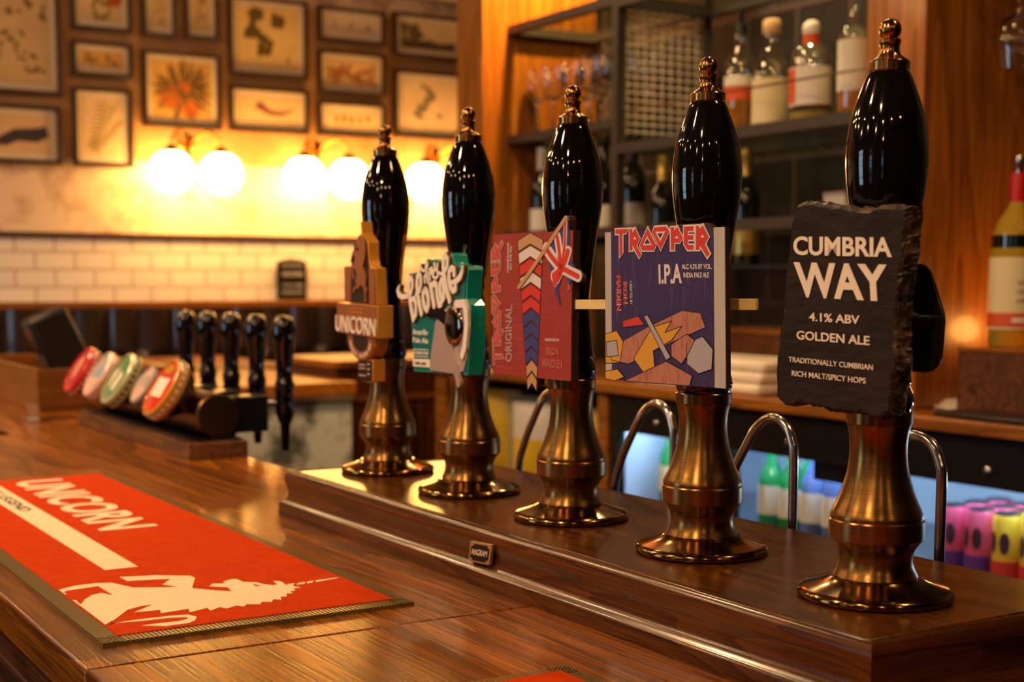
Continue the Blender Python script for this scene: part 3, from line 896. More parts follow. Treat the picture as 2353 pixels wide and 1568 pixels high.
# ------------------------------------------------------------------ pump clips
def clip(label, xo, i, yaw, z0):
    yw = math.radians(yaw)
    return thing('pump_clip', label, 'pump clip', (PX + xo, PY[i], 0), yw - PI / 2, 'clips on the hand pumps')

def rod(g, x0, x1, y, z, r):
    g.tube([(x0, y, z), (x1, y, z)], r, 14)
    return g

# --- slate
c = clip('rough dark slate pump clip lettered CUMBRIA WAY', -0.060, 0, 3, 0)
face = [(-0.0378,0.3244),(-0.0284,0.3254),(-0.0199,0.3251),(-0.0081,0.3231),(0.0002,0.3209),(0.0084,0.3212),(0.0181,0.3186),(0.0277,0.3175),(0.0387,0.3164),(0.0448,0.3183),(0.0524,0.3194),(0.0600,0.3185),(0.0675,0.3169),(0.0741,0.3175),(0.0739,0.3115),(0.0731,0.3046),(0.0724,0.2953),(0.0724,0.2848),(0.0705,0.2767),(0.0695,0.2696),(0.0688,0.2626),(0.0667,0.2485),(0.0661,0.2319),(0.0668,0.2224),(0.0660,0.2141),(0.0683,0.2059),(0.0688,0.1987),(0.0658,0.1914),(0.0648,0.1842),(0.0638,0.1721),(0.0633,0.1631),(0.0573,0.1608),(0.0520,0.1580),(0.0441,0.1595),(0.0362,0.1616),(0.0234,0.1609),(0.0136,0.1609),(0.0054,0.1607),(-0.0030,0.1616),(-0.0149,0.1634),(-0.0218,0.1633),(-0.0288,0.1646),(-0.0375,0.1622),(-0.0463,0.1607),(-0.0558,0.1663),(-0.0565,0.1781),(-0.0570,0.1898),(-0.0564,0.2003),(-0.0540,0.2095),(-0.0548,0.2185),(-0.0532,0.2251),(-0.0510,0.2316),(-0.0486,0.2419),(-0.0496,0.2522),(-0.0492,0.2625),(-0.0475,0.2752),(-0.0455,0.2867),(-0.0441,0.2981),(-0.0435,0.3082),(-0.0402,0.3170)]
g = G()
# dense outline, then rings of chipped edge from front to back
dense = []
for k in range(len(face)):
    a, b = face[k], face[(k + 1) % len(face)]
    for q in range(4):
        u = q / 4
        dense.append((a[0] + (b[0] - a[0]) * u + R.uniform(-0.0004, 0.0004), a[1] + (b[1] - a[1]) * u + R.uniform(-0.0004, 0.0004)))
cx = sum(p[0] for p in dense) / len(dense); cz = sum(p[1] for p in dense) / len(dense)
rings = []
for j, (y, off, amp) in enumerate(((0.0, -0.001, 0.0003), (0.0025, 0.0012, 0.0011), (0.006, 0.0022, 0.0014), (0.010, 0.0026, 0.0015), (0.014, 0.0028, 0.0015), (0.0175, 0.0024, 0.0012), (0.020, 0.0008, 0.0006))):
    ring = []
    for (x, z) in dense:
        dx, dz = x - cx, z - cz
        l = math.hypot(dx, dz)
        o = off + R.uniform(-amp, amp)
        ring.append((x + dx / l * o, y + R.uniform(-amp, amp) * 0.5 * (0 < j < 6), z + dz / l * o))
    rings.append(ring)
nn = len(dense)
vs = [p for r_ in rings for p in r_]
fs = []
for j in range(len(rings) - 1):
    for k in range(nn):
        q = (k + 1) % nn
        fs.append((j * nn + k, (j + 1) * nn + k, (j + 1) * nn + q, j * nn + q))
g.add(vs, fs)
edge = mk('split_edge', g, M['slate_edge'], c, world=False, smooth=20)
edge['label'] = 'rough chipped brown edge'
g = G()
g.add([(x, y, z) for x, y, z in rings[0]], [list(range(nn))])
g.add([(x, y, z) for x, y, z in rings[-1]], [list(range(nn))[::-1]])
mk('slab', g, M['slate'], c, world=False, smooth=0)
g = G()
for s, b, bo in (('CUMBRIA', [(-0.0398,0.2846),(0.0628,0.2813),(-0.0403,0.2999)], 0.026), ('WAY', [(-0.0362,0.2504),(0.0613,0.2474),(-0.0395,0.2790)], 0.03),
                 ('4.1% ABV', [(-0.0208,0.2310),(0.0326,0.2296),(-0.0210,0.2379)], 0.016), ('GOLDEN ALE', [(-0.0341,0.2156),(0.0433,0.2135),(-0.0343,0.2228)], 0.016),
                 ('TRADITIONALLY CUMBRIAN', [(-0.0426,0.1966),(0.0473,0.1943),(-0.0427,0.2009)], 0.004), ('RICH MALT/SPICY HOPS', [(-0.0387,0.1852),(0.0405,0.1834),(-0.0388,0.1897)], 0.004)):
    text(g, s, b, -0.0006, 0.0004, bo)
mk('lettering', g, M['cream'], c, world=False, smooth=0)
MT = c
g = G().prism([(0.7960,0.2770),(0.7840,0.2770),(0.7790,0.2750),(0.7750,0.2710),(0.7690,0.2590),(0.7630,0.2450),(0.7600,0.2380),(0.7590,0.2320),(0.7600,0.2150),(0.7610,0.2040),(0.7630,0.1980),(0.7690,0.1930),(0.7760,0.1910),(0.7890,0.1910),(0.7920,0.1930)], 0.8605, 0.8635, SW)
mk('bracket_plate', g, M['black'], c, 0.0008)
q = [(0.7680,0.2330)][0]
g = G().tube([(0.829, q[0] + 0.006, q[1]), (0.861, q[0] + 0.002, q[1])], 0.0045, 16)
g.tube([(0.829, q[0] + 0.006, q[1]), (0.842, q[0] + 0.0045, q[1])], 0.0065, 16)
mk('bracket_spindle', g, M['black'], c)

# --- indigo pale ale clip
c = clip('indigo wooden pump clip with grey side stripes lettered TROOPER I.P.A', -0.055, 1, 15, 0)
ZI = "ipa@1100,450,3.3355"
TLc, TRc, BRc, BLc = [(-0.0670,0.3099),(0.0727,0.3117),(0.0767,0.1658),(-0.0646,0.1679)]
hump = [(0.0727,0.3117),(0.0592,0.3113),(0.0570,0.3135),(0.0526,0.3160),(0.0314,0.3156),(0.0134,0.3151),(-0.0095,0.3152),(-0.0227,0.3147),(-0.0377,0.3143),(-0.0542,0.3137),(-0.0542,0.3102),(-0.0670,0.3099),(-0.0646,0.1679),(0.0767,0.1658)]
mk('board', G().prism(hump, 0.0008, 0.0085), M['board_edge'], c, 0.0003, world=False, smooth=0)
def ipx(u, v):
    return ((TLc[0] * (1 - u) + TRc[0] * u) * (1 - v) + (BLc[0] * (1 - u) + BRc[0] * u) * v, (TLc[1] * (1 - u) + TRc[1] * u) * (1 - v) + (BLc[1] * (1 - u) + BRc[1] * u) * v)
mk('indigo_field', G().prism([ipx(0.055, 0), ipx(0.915, 0), ipx(0.915, 1), ipx(0.055, 1)], -0.0002, 0.001), M['ipa_blue'], c, world=False, smooth=0)
g = G().prism([ipx(0, 0), ipx(0.055, 0), ipx(0.055, 1), ipx(0, 1)], -0.0002, 0.001)
g.prism([ipx(0.915, 0), ipx(1, 0), ipx(1, 1), ipx(0.915, 1)], -0.0002, 0.001)
mk('side_stripes', g, M['ipa_grey'], c, world=False, smooth=0)
TIT_W = [[(262,192),(605,176),(522,203),(482,308),(430,308),(430,640),(345,745),(340,322),(265,322)],
         [(528,193),(600,180),(612,190),(645,160),(755,375),(690,500),(782,655),(725,750),(618,572),(618,617),(530,618)],
         [(880,150),(1050,490),(1000,607),(770,612),(720,500)],
         [(1000,145),(1225,132),(1285,245),(1122,605),(955,265)],
         [(1280,155),(1360,145),(1366,168),(1412,128),(1530,350),(1465,465),(1382,465),(1382,596),(1285,602)],
         [(1515,135),(1725,122),(1725,590),(1592,592),(1520,470)],
         [(1725,124),(1818,116),(1820,138),(1860,100),(1985,335),(1925,462),(2010,625),(1945,730),(1822,540),(1820,588),(1728,590)]]
TIT_R = [[(280,215),(508,207),(470,285),(410,285),(412,640),(360,700),(357,290),(282,290)],
         [(548,210),(595,205),(597,290),(650,195),(738,378),(672,498),(765,655),(725,715),(600,480),(598,590),(548,590)],
         [(880,190),(1035,488),(990,580),(780,583),(738,493)],
         [(1010,175),(1215,160),(1270,243),(1122,570),(970,265)],
         [(1302,175),(1358,172),(1360,240),(1412,165),(1515,352),(1460,437),(1365,437),(1363,570),(1305,572)],
         [(1535,165),(1700,155),(1698,232),(1600,235),(1600,312),(1700,312),(1700,385),(1602,387),(1602,480),(1700,475),(1700,560),(1605,562),(1535,465)],
         [(1745,150),(1795,150),(1800,210),(1860,140),(1965,335),(1900,460),(1982,625),(1940,680),(1812,480),(1808,555),(1745,562)]]
TIT_H = [[(618,393),(648,340),(680,393)], [(800,497),(880,330),(965,492)], [(1030,255),(1210,247),(1120,425)], [(1380,370),(1412,312),(1447,365)], [(1828,350),(1860,292),(1892,348)]]
TIT_B = [[(832,467),(882,375),(932,462)], [(1072,285),(1165,280),(1118,365)], [(1622,264),(1714,262),(1714,276),(1622,279)], [(1622,418),(1714,416),(1714,440),(1622,443)]]
def title(c, box, mw, mr, mb):
    """the angular title: outline, red letters, counters"""
    tl, tr, bl = box
    def P(poly):
        r = []
        for x, y in poly:
            u, v = (x - 262) / 1748, (y - 100) / 650
            r.append((tl[0] + (tr[0] - tl[0]) * u + (bl[0] - tl[0]) * v, tl[1] + (tr[1] - tl[1]) * u + (bl[1] - tl[1]) * v))
        return r
    g1, g2, g3, g4 = G(), G(), G(), G()
    for k, p in enumerate(TIT_W):
        g1.prism(P(p), -0.0008 - 0.00002 * k, 0.001)
    for p in TIT_R:
        g2.prism(P(p), -0.0012, -0.0006)
    for p in TIT_H:
        g3.prism(P(p), -0.0014, -0.0006)
    for p in TIT_B:
        g4.prism(P(p), -0.0016, -0.0006)
    o = mk('title_outline', g1, mw, c, world=False, smooth=0)
    for nm, g, m in (('title', g2, mr), ('title_counters', g3, mw), ('title_gaps', g4, mb)):
        mk(nm, g, m, c, world=False, smooth=0)
title(c, [(-0.0545,0.3187),(0.0589,0.3156),(-0.0542,0.2843)], M['print_white'], M['print_red'], M['ipa_blue'])
g = G()
text(g, 'I.P.A', [(-0.0006,0.2603),(0.0263,0.2609),(-0.0013,0.2787)], -0.0006, 0.0, 0.03)
text(g, 'ALC 4.3% BY VOL.', [(0.0261,0.2741),(0.0598,0.2741),(0.0257,0.2788)], -0.0006, 0.0, 0.018)
text(g, 'INDIA PALE ALE', [(0.0280,0.2663),(0.0568,0.2664),(0.0278,0.2710)], -0.0006, 0.0, 0.02)
text(g, 'CREATED BY', [(-0.0355,0.2631),(-0.0348,0.2407),(-0.0326,0.2631)], -0.0006, 0.0, 0.0)
mk('lettering', g, M['print_white'], c, world=False, smooth=0)
g, h = G(), G()
for s, b in (('IRON', [(-0.0434,0.2627),(-0.0428,0.2409),(-0.0384,0.2627)]), ('MAIDEN', [(-0.0520,0.2685),(-0.0513,0.2342),(-0.0463,0.2685)])):
    text(g, s, b, -0.0009, -0.0003, 0.012)
    text(h, s, b, -0.0004, 0.0, 0.05)
mk('band_name_outline', h, M['print_white'], c, world=False, smooth=0)
mk('band_name', g, M['print_red'], c, world=False, smooth=0)
# plain abstract bands stand where the board has its painted figure
ART = ['print_salmon', 'print_yellow', 'print_yellow', 'print_lilac', 'print_red', 'print_lilac', 'print_salmon', 'print_lilac', 'print_salmon', 'print_yellow']
ART_P = [[(-0.0591,0.1980),(-0.0144,0.2194),(0.0267,0.2360),(0.0475,0.2339),(0.0536,0.2209),(0.0136,0.2053),(-0.0362,0.1837),(-0.0574,0.1867)],
         [(-0.0655,0.2118),(-0.0511,0.2154),(-0.0429,0.2049),(-0.0467,0.1846),(-0.0649,0.1832)],
         [(-0.0299,0.1890),(-0.0082,0.2195),(0.0148,0.2261),(0.0073,0.2150),(0.0269,0.2215),(0.0150,0.2078),(-0.0063,0.1973),(-0.0029,0.1715),(-0.0138,0.1722)],
         [(-0.0641,0.2042),(-0.0510,0.2059),(-0.0484,0.1914),(-0.0631,0.1896)],
         [(-0.0439,0.2249),(-0.0248,0.2300),(-0.0168,0.2218),(-0.0430,0.2187)],
         [(-0.0180,0.2298),(-0.0133,0.2311),(0.0145,0.1919),(0.0092,0.1890)],
         [(-0.0409,0.1671),(0.0092,0.1880),(0.0396,0.1759),(0.0368,0.1663),(-0.0122,0.1668)],
         [(0.0331,0.2060),(0.0508,0.2125),(0.0626,0.2009),(0.0615,0.1829),(0.0470,0.1781),(0.0335,0.1866)],
         [(0.0151,0.2042),(0.0330,0.2144),(0.0420,0.2086),(0.0333,0.1939),(0.0275,0.1863),(0.0153,0.1932)],
         [(-0.0648,0.1755),(-0.0491,0.1781),(-0.0409,0.1709),(-0.0522,0.1668),(-0.0646,0.1679)]]
gi = G()
for k, P in enumerate(ART_P):
    y = -0.0004 - 0.00007 * k
    mk('painted_band', G().prism(P, y, 0.0), M[ART[k]], c, world=False, smooth=0)
    gi.stroke(P + [P[0]], 0.0007, y - 0.00004, 0.0)
mk('painted_outlines', gi, M['print_ink'], c, world=False, smooth=0)
mk('bracket', rod(G(), -0.008, 0.008, 0.016, 0.235, 0.006), M['black'], c, world=False)

# --- crimson clip with the flag
c = clip('crimson wooden pump clip with a draped flag lettered TROOPER ORIGINAL', -0.055, 2, 3, 0)
out = [(-0.0699,0.3143),(-0.0165,0.3150),(0.0398,0.3148),(0.0593,0.3263),(0.0638,0.3306),(0.0690,0.3296),(0.0703,0.3253),(0.0695,0.3153),(0.0774,0.3151),(0.0764,0.2945),(0.0774,0.2757),(0.0882,0.2674),(0.0882,0.2618),(0.0833,0.2613),(0.0762,0.2650),(0.0755,0.2301),(0.0747,0.1589),(0.0156,0.1585),(0.0144,0.1518),(0.0035,0.1486),(-0.0039,0.1509),(-0.0056,0.1591),(-0.0710,0.1591),(-0.0763,0.1684),(-0.0763,0.1905),(-0.0766,0.2563),(-0.0751,0.3043),(-0.0707,0.3042)]
mk('board', G().prism(out, 0.0006, 0.0095), M['board_edge'], c, 0.0003, world=False, smooth=0)
front = [(-0.0693,0.3140),(-0.0165,0.3147),(0.0398,0.3145),(0.0695,0.3149),(0.0769,0.3147),(0.0764,0.2945),(0.0757,0.2650),(0.0751,0.2301),(0.0743,0.1591),(-0.0710,0.1594),(-0.0713,0.2564)]
mk('crimson_field', G().prism(front, -0.0002, 0.0008), M['red_board'], c, world=False, smooth=0)
title(c, [(-0.0759,0.1681),(-0.0755,0.3072),(-0.0479,0.1695)], M['print_grey'], M['print_red_dull'], M['red_board'])
px2 = 0.146 / 610.0
g = G()
text(g, 'ORIGINAL', [(-0.0334,0.1745),(-0.0329,0.2368),(-0.0462,0.1735)], -0.0006, 0.0, 0.012)
mk('subtitle', g, M['print_grey'], c, world=False, smooth=0)
g = G()
text(g, 'CHESHIRE ENGLAND', [(-0.0393,0.2719),(-0.0387,0.3047),(-0.0431,0.2719)], -0.0006, 0.0, 0.01)
text(g, 'ALC 4.7% VOL', [(-0.0339,0.2747),(-0.0334,0.3017),(-0.0375,0.2748)], -0.0006, 0.0, 0.01)
text(g, 'CREATED BY', [(0.0286,0.1994),(0.0548,0.1999),(0.0286,0.2023)], -0.0006, 0.0, 0.01)
mk('lettering', g, M['print_white'], c, world=False, smooth=0)
g, h = G(), G()
for s, b in (('IRON', [(0.0311,0.1846),(0.0540,0.1848),(0.0310,0.1932)]), ('MAIDEN', [(0.0240,0.1709),(0.0603,0.1713),(0.0239,0.1804)])):
    text(h, s, b, -0.0005, 0.0, 0.035)
    text(g, s, b, -0.0008, -0.0003, 0.0)
mk('band_name_outline', h, M['print_grey'], c, world=False, smooth=0)
mk('band_name', g, M['print_red_dull'], c, world=False, smooth=0)
flag = [(0.0652,0.3286),(0.0692,0.3217),(0.0716,0.3114),(0.0717,0.2964),(0.0729,0.2854),(0.0787,0.2785),(0.0878,0.2696),(0.0892,0.2635),(0.0856,0.2614),(0.0811,0.2655),(0.0782,0.2683),(0.0753,0.2686),(0.0754,0.2628),(0.0720,0.2587),(0.0709,0.2525),(0.0691,0.2559),(0.0691,0.2635),(0.0673,0.2690),(0.0626,0.2731),(0.0592,0.2718),(0.0575,0.2649),(0.0552,0.2586),(0.0516,0.2572),(0.0565,0.2385),(0.0541,0.2385),(0.0511,0.2482),(0.0476,0.2482),(0.0469,0.2565),(0.0427,0.2684),(0.0391,0.2760),(0.0331,0.2887),(0.0301,0.2978),(0.0484,0.3071),(0.0623,0.3205)]
mk('flag', G().prism(flag, -0.0010, 0.0008), M['print_blue'], c, world=False, smooth=0)
pxf = px2 / 1.96
g1, g2 = G(), G()
for st, w, ww in (([(0.0316,0.2971),(0.0414,0.2886),(0.0509,0.2815),(0.0591,0.2769)], 46, 112), ([(0.0513,0.3085),(0.0539,0.2994),(0.0561,0.2877),(0.0585,0.2773)], 40, 96),
              ([(0.0653,0.3272),(0.0651,0.3150),(0.0642,0.2992),(0.0608,0.2855)], 26, 50), ([(0.0700,0.2936),(0.0660,0.2855),(0.0591,0.2766)], 52, 96),
              ([(0.0603,0.2766),(0.0742,0.2720),(0.0873,0.2679)], 46, 100), ([(0.0591,0.2766),(0.0533,0.2711),(0.0463,0.2683)], 70, 110),
              ([(0.0591,0.2766),(0.0568,0.2704),(0.0522,0.2642)], 40, 60), ([(0.0463,0.2649),(0.0480,0.2600)], 44, 56), ([(0.0706,0.2587),(0.0709,0.2546)], 16, 22)):
    g1.stroke(st, ww * pxf, -0.0012, 0.0)
    g2.stroke(st, w * pxf, -0.0016, 0.0)
mk('flag_white', g1, M['print_white'], c, world=False, smooth=0)
mk('flag_red', g2, M['print_red'], c, world=False, smooth=0)
pole = [(-0.0182,0.2566),(0.0068,0.2762),(0.0352,0.3006),(0.0654,0.3271)]
mk('flag_pole', G().stroke(pole, 20 * px2, -0.0020, 0.0), M['print_tan'], c, world=False, smooth=0)
mk('pole_tip', G().prism([(0.0631,0.3261),(0.0645,0.3300),(0.0690,0.3296),(0.0694,0.3253)], -0.0018, 0.0008), M['print_tan'], c, world=False, smooth=0)
# a plain chevron pennant fills the space of the board's painted figure
top, tail = [(0.0014,0.3145),(0.0052,0.1512)]
gi = G()
cols = ['print_tan', 'print_white', 'print_red', 'print_white', 'print_red', 'print_red', 'print_blue', 'print_blue', 'print_blue', 'print_blue', 'print_tan', 'print_tan']
nb = len(cols)
for k, mm in enumerate(cols):
    def edge(q):
        u = q / nb
        hw = (0.0235 * (1 - u) + 0.008 * u)
        return top[0] + (tail[0] - top[0]) * u, top[1] + (tail[1] - top[1]) * u, hw
    (xa_, za_, wa), (xb_, zb2, wb) = edge(k), edge(k + 0.86)
    dr = 0.008
    P = [(xa_ - wa, za_ - dr), (xa_, za_), (xa_ + wa, za_ - dr), (xb_ + wb, zb2 - dr), (xb_, zb2), (xb_ - wb, zb2 - dr)]
    mk('painted_chevron', G().prism(P, -0.0006, 0.0009), M[mm], c, world=False, smooth=0)
    gi.stroke(P + [P[0]], 0.0006, -0.0007, 0.0)
mk('painted_outlines', gi, M['print_ink'], c, world=False, smooth=0)
mk('bracket', rod(G(), -0.008, 0.008, 0.016, 0.235, 0.006), M['black'], c, world=False)

# --- teal clip
c = clip('teal enamel pump clip with raised white script lettered dizzy blonde', -0.050, 3, -4, 0)
tf = [(-0.0775,0.2724),(-0.0551,0.2735),(-0.0399,0.2767),(-0.0294,0.2819),(-0.0146,0.2885),(0.0061,0.2894),(0.0237,0.2865),(0.0325,0.2901),(0.0367,0.2943),(0.0450,0.2964),(0.0539,0.2941),(0.0572,0.2847),(0.0700,0.2806),(0.0832,0.2813),(0.0950,0.2801),(0.0970,0.2759),(0.0936,0.2632),(0.0915,0.2421),(0.1009,0.2351),(0.1043,0.2225),(0.1017,0.2112),(0.1029,0.2042),(0.0988,0.1771),(0.0940,0.1527),(0.0687,0.1523),(-0.0632,0.1486),(-0.0647,0.1694)]
mk('body', G().prism(tf, 0.001, 0.021), M['teal'], c, 0.0012, world=False, smooth=35)
mk('face_plate', G().prism(inset(tf, 0.955), -0.0002, 0.002), M['teal_dark'], c, world=False, smooth=0)
px3 = 0.0036 / 13.0
SCR = [([(-0.0964,0.2562),(-0.1005,0.2505),(-0.0963,0.2449),(-0.0865,0.2425),(-0.0692,0.2439)], [24, 62, 66, 60, 56]),
       ([(-0.0590,0.2664),(-0.0636,0.2618),(-0.0652,0.2542),(-0.0629,0.2438),(-0.0576,0.2279),(-0.0516,0.2153)], 70), ([(-0.0590,0.2664),(-0.0535,0.2625),(-0.0533,0.2556),(-0.0581,0.2480),(-0.0652,0.2436)], 52),
       ([(-0.0516,0.2153),(-0.0436,0.2212),(-0.0430,0.2336),(-0.0484,0.2415),(-0.0546,0.2397)], 58),
       ([(-0.0332,0.2721),(-0.0380,0.2667),(-0.0395,0.2571),(-0.0373,0.2461),(-0.0315,0.2325),(-0.0265,0.2228)], 70), ([(-0.0332,0.2721),(-0.0278,0.2673),(-0.0269,0.2598),(-0.0311,0.2509),(-0.0418,0.2464)], 52),
       ([(-0.0155,0.2527),(-0.0206,0.2476),(-0.0207,0.2394),(-0.0158,0.2307),(-0.0098,0.2270),(-0.0047,0.2329),(-0.0049,0.2410),(-0.0089,0.2491),(-0.0155,0.2527)], 66),
       ([(0.0012,0.2582),(0.0058,0.2478),(0.0116,0.2328)], 70), ([(0.0035,0.2552),(0.0125,0.2605),(0.0184,0.2573),(0.0209,0.2466),(0.0261,0.2340),(0.0319,0.2351)], 66),
       ([(0.0341,0.2646),(0.0293,0.2593),(0.0295,0.2494),(0.0354,0.2395),(0.0405,0.2429),(0.0400,0.2547),(0.0357,0.2646)], 62),
       ([(0.0447,0.2928),(0.0395,0.2883),(0.0387,0.2791),(0.0428,0.2653),(0.0489,0.2508),(0.0561,0.2398)], 70), ([(0.0447,0.2928),(0.0508,0.2881),(0.0497,0.2797),(0.0421,0.2738)], 56),
       ([(0.0691,0.2704),(0.0681,0.2763),(0.0615,0.2783),(0.0553,0.2731),(0.0548,0.2646),(0.0590,0.2555),(0.0659,0.2510),(0.0727,0.2529),(0.0725,0.2575)], 62),
       ([(0.0624,0.2610),(0.0759,0.2633),(0.0857,0.2678),(0.0906,0.2736),(0.0928,0.2796)], [44, 66, 76, 56, 20])]
SC2 = [[(-0.0105,0.2869),(-0.0129,0.2795),(-0.0104,0.2693),(-0.0066,0.2609)], [(-0.0105,0.2869),(-0.0079,0.2815),(-0.0110,0.2761)], [(-0.0131,0.2707),(-0.0174,0.2673),(-0.0159,0.2612)], [(-0.0290,0.2817),(-0.0283,0.2776),(-0.0177,0.2751)],
       [(-0.0044,0.2734),(-0.0010,0.2646)], [(-0.0019,0.2767),(0.0055,0.2787),(0.0021,0.2727),(0.0086,0.2706)], [(0.0054,0.2747),(0.0127,0.2760),(0.0077,0.2686),(0.0142,0.2663)],
       [(0.0120,0.2840),(0.0151,0.2766),(0.0199,0.2759)], [(0.0216,0.2832),(0.0207,0.2746),(0.0227,0.2686),(0.0166,0.2663)], [(0.0215,0.2732),(0.0295,0.2719),(0.0374,0.2699)]]
px4 = px3 * 3.5625 / 7.84
g1, g2 = G(), G()
for st, w in SCR:
    ws = w if isinstance(w, list) else [w] * len(st)
    g1.stroke(st, [(q * 0.86 + 18) * px4 for q in ws], -0.003, 0.002)
    g2.stroke(st, [q * 0.86 * px4 for q in ws], -0.0046, -0.002)
for st in SC2:
    g1.stroke(st, 42 * px4, -0.003, 0.002)
    g2.stroke(st, 28 * px4, -0.0042, -0.002)
mk('script_outline', g1, M['dull_gold'], c, world=False, smooth=0)
mk('script_lettering', g2, M['white'], c, world=False, smooth=0)
mk('pearl_relief', G().prism([(0.0086,0.2130),(0.0318,0.2282),(0.0594,0.2374),(0.0829,0.2384),(0.0976,0.2337),(0.1030,0.2197),(0.0990,0.1970),(0.0972,0.1770),(0.0872,0.1580),(0.0687,0.1529),(-0.0086,0.1532),(-0.0046,0.1752)], -0.0016, 0.001), M['pearl'], c, 0.0008, world=False)
g = G().sphere((0, 0, 0), 1.0, 28, 14)
e = [(0.0642,0.2101),(0.0886,0.2108),(0.0645,0.2346)]
g.xf(Matrix.Translation((e[0][0], -0.0022, e[0][1])) @ Matrix.Rotation(math.radians(-8), 4, 'Y') @ Matrix.Diagonal((e[1][0] - e[0][0], 0.006, e[2][1] - e[0][1], 1)))
mk('silver_bowl', g, M['pewter'], c, world=False)
mk('pearl_rim', G().stroke([(0.0729,0.2361),(0.0927,0.2371),(0.0992,0.2295),(0.1007,0.2112),(0.0956,0.1869),(0.0890,0.1767)], 34 * px3, -0.004, 0.0), M['white'], c, world=False, smooth=0)
mk('silver_stem', G().stroke([(0.0606,0.1869),(0.0705,0.1628),(0.0804,0.1439)], [14 * px3, 26 * px3, 40 * px3], -0.005, -0.001), M['pearl'], c, world=False, smooth=0)
mk('silver_arm', G().stroke([(-0.0112,0.2229),(0.0177,0.2250),(0.0421,0.2182)], [30 * px3, 50 * px3, 60 * px3], -0.003, 0.0), M['pewter'], c, world=False, smooth=0)
g = G()
text(g, 'Amarillo', [(-0.0623,0.1957),(-0.0160,0.1964),(-0.0622,0.2026)], -0.0008, 0.0, 0.01)
text(g, 'Pale Ale', [(-0.0617,0.1857),(-0.0147,0.1860),(-0.0616,0.1923)], -0.0008, 0.0, 0.01)
text(g, 'ROBINSONS', [(-0.0601,0.1708),(-0.0149,0.1720),(-0.0600,0.1751)], -0.0008, 0.0, 0.0)
g.prism([(-0.0615,0.1775),(-0.0140,0.1790),(-0.0141,0.1781),(-0.0615,0.1766)], -0.0008, 0.0)
g.prism([(-0.0616,0.1689),(-0.0142,0.1700),(-0.0142,0.1691),(-0.0616,0.1680)], -0.0008, 0.0)
g.prism([(-0.0625,0.1652),(-0.0098,0.1669),(-0.0100,0.1569),(-0.0619,0.1556)], -0.0006, 0.0)
mk('lettering', g, M['white'], c, world=False, smooth=0)
mk('strength_lettering', text(G(), '3.8% ABV', [(-0.0557,0.1584),(-0.0203,0.1588),(-0.0556,0.1621)], -0.0010, -0.0004, 0.01), M['print_ink'], c, world=False, smooth=0)
mk('bracket', rod(G(), 0.02, 0.070, 0.024, 0.2125, 0.0032), M['plate_brass'], c, world=False)

# --- copper unicorn clip
c = clip('copper coloured pump clip with rearing horse lettered UNICORN', -0.050, 4, -8, 0)
tower = [(0.0008,0.3146),(0.0254,0.3191),(0.0328,0.3260),(0.0280,0.3409),(0.0342,0.3414),(0.0382,0.3263),(0.0630,0.3135),(0.0644,0.2931),(0.0701,0.2821),(0.0918,0.2789),(0.0972,0.2319),(-0.0414,0.2332),(-0.0423,0.2833),(-0.0123,0.2832),(-0.0076,0.2890),(0.0011,0.3009)]
mk('tower', G().prism(tower, 0.002, 0.017), M['gold_side'], c, 0.0006, world=False, smooth=35)
for pp in ([(-0.0405,0.2339),(-0.0414,0.2822),(-0.0120,0.2823),(-0.0122,0.2340)], [(0.0708,0.2327),(0.0702,0.2789),(0.0908,0.2785),(0.0946,0.2325)]):
    mk('side_pillar', G().prism(pp, 0.0, 0.003), M['copper'], c, 0.0006, world=False)
mk('recess', G().prism([(-0.0116,0.2343),(-0.0109,0.2819),(-0.0082,0.2881),(0.0022,0.3004),(0.0028,0.3137),(0.0225,0.3166),(0.0353,0.3243),(0.0452,0.3209),(0.0599,0.3113),(0.0616,0.2982),(0.0666,0.2848),(0.0681,0.2331)], 0.0012, 0.0026), M['recess'], c, world=False, smooth=0)
horse = G().prism([(0.0364,0.3245),(0.0480,0.3197),(0.0555,0.3116),(0.0579,0.3016),(0.0547,0.2916),(0.0466,0.2808),(0.0524,0.2745),(0.0586,0.2694),(0.0587,0.2631),(0.0567,0.2548),(0.0627,0.2521),(0.0591,0.2430),(0.0605,0.2355),(0.0516,0.2350),(0.0547,0.2438),(0.0505,0.2522),(0.0406,0.2572),(0.0321,0.2563),(0.0291,0.2524),(0.0154,0.2527),(0.0088,0.2477),(0.0010,0.2479),(0.0056,0.2535),(0.0202,0.2571),(0.0158,0.2631),(0.0196,0.2716),(0.0130,0.2785),(0.0031,0.2793),(0.0034,0.2717),(0.0078,0.2648),(0.0014,0.2657),(-0.0030,0.2734),(-0.0032,0.2808),(0.0069,0.2862),(0.0135,0.2921),(0.0085,0.2972),(0.0021,0.2979),(-0.0041,0.2889),(-0.0082,0.2881),(-0.0038,0.2950),(0.0047,0.3042),(0.0128,0.3032),(0.0218,0.3001),(0.0320,0.3052),(0.0301,0.3078),(0.0206,0.3055),(0.0164,0.3083),(0.0211,0.3103),(0.0160,0.3115),(0.0224,0.3153),(0.0261,0.3207)], -0.0012, 0.0015)
mk('horse_emblem', horse, M['copper'], c, 0.0003, world=False)
plaque = [(-0.0708,0.2327),(0.1112,0.2311),(0.1098,0.1887),(-0.0703,0.1912)]
mk('plaque', G().prism(plaque, -0.002, 0.020), M['gold_side'], c, 0.001, world=False)
mk('plaque_face', G().prism(inset(plaque, 0.97), -0.0030, -0.0015), M['copper'], c, world=False)
dc = [(0.0311,0.1840),(0.0894,0.1863),(0.0301,0.1569)]
A, B = dc[1][0] - dc[0][0], dc[0][1] - dc[2][1]
mk('roundel', G().prism(ell(dc[0], A, B), 0.001, 0.020), M['gold_side'], c, 0.001, world=False)
g = G()
N = 40
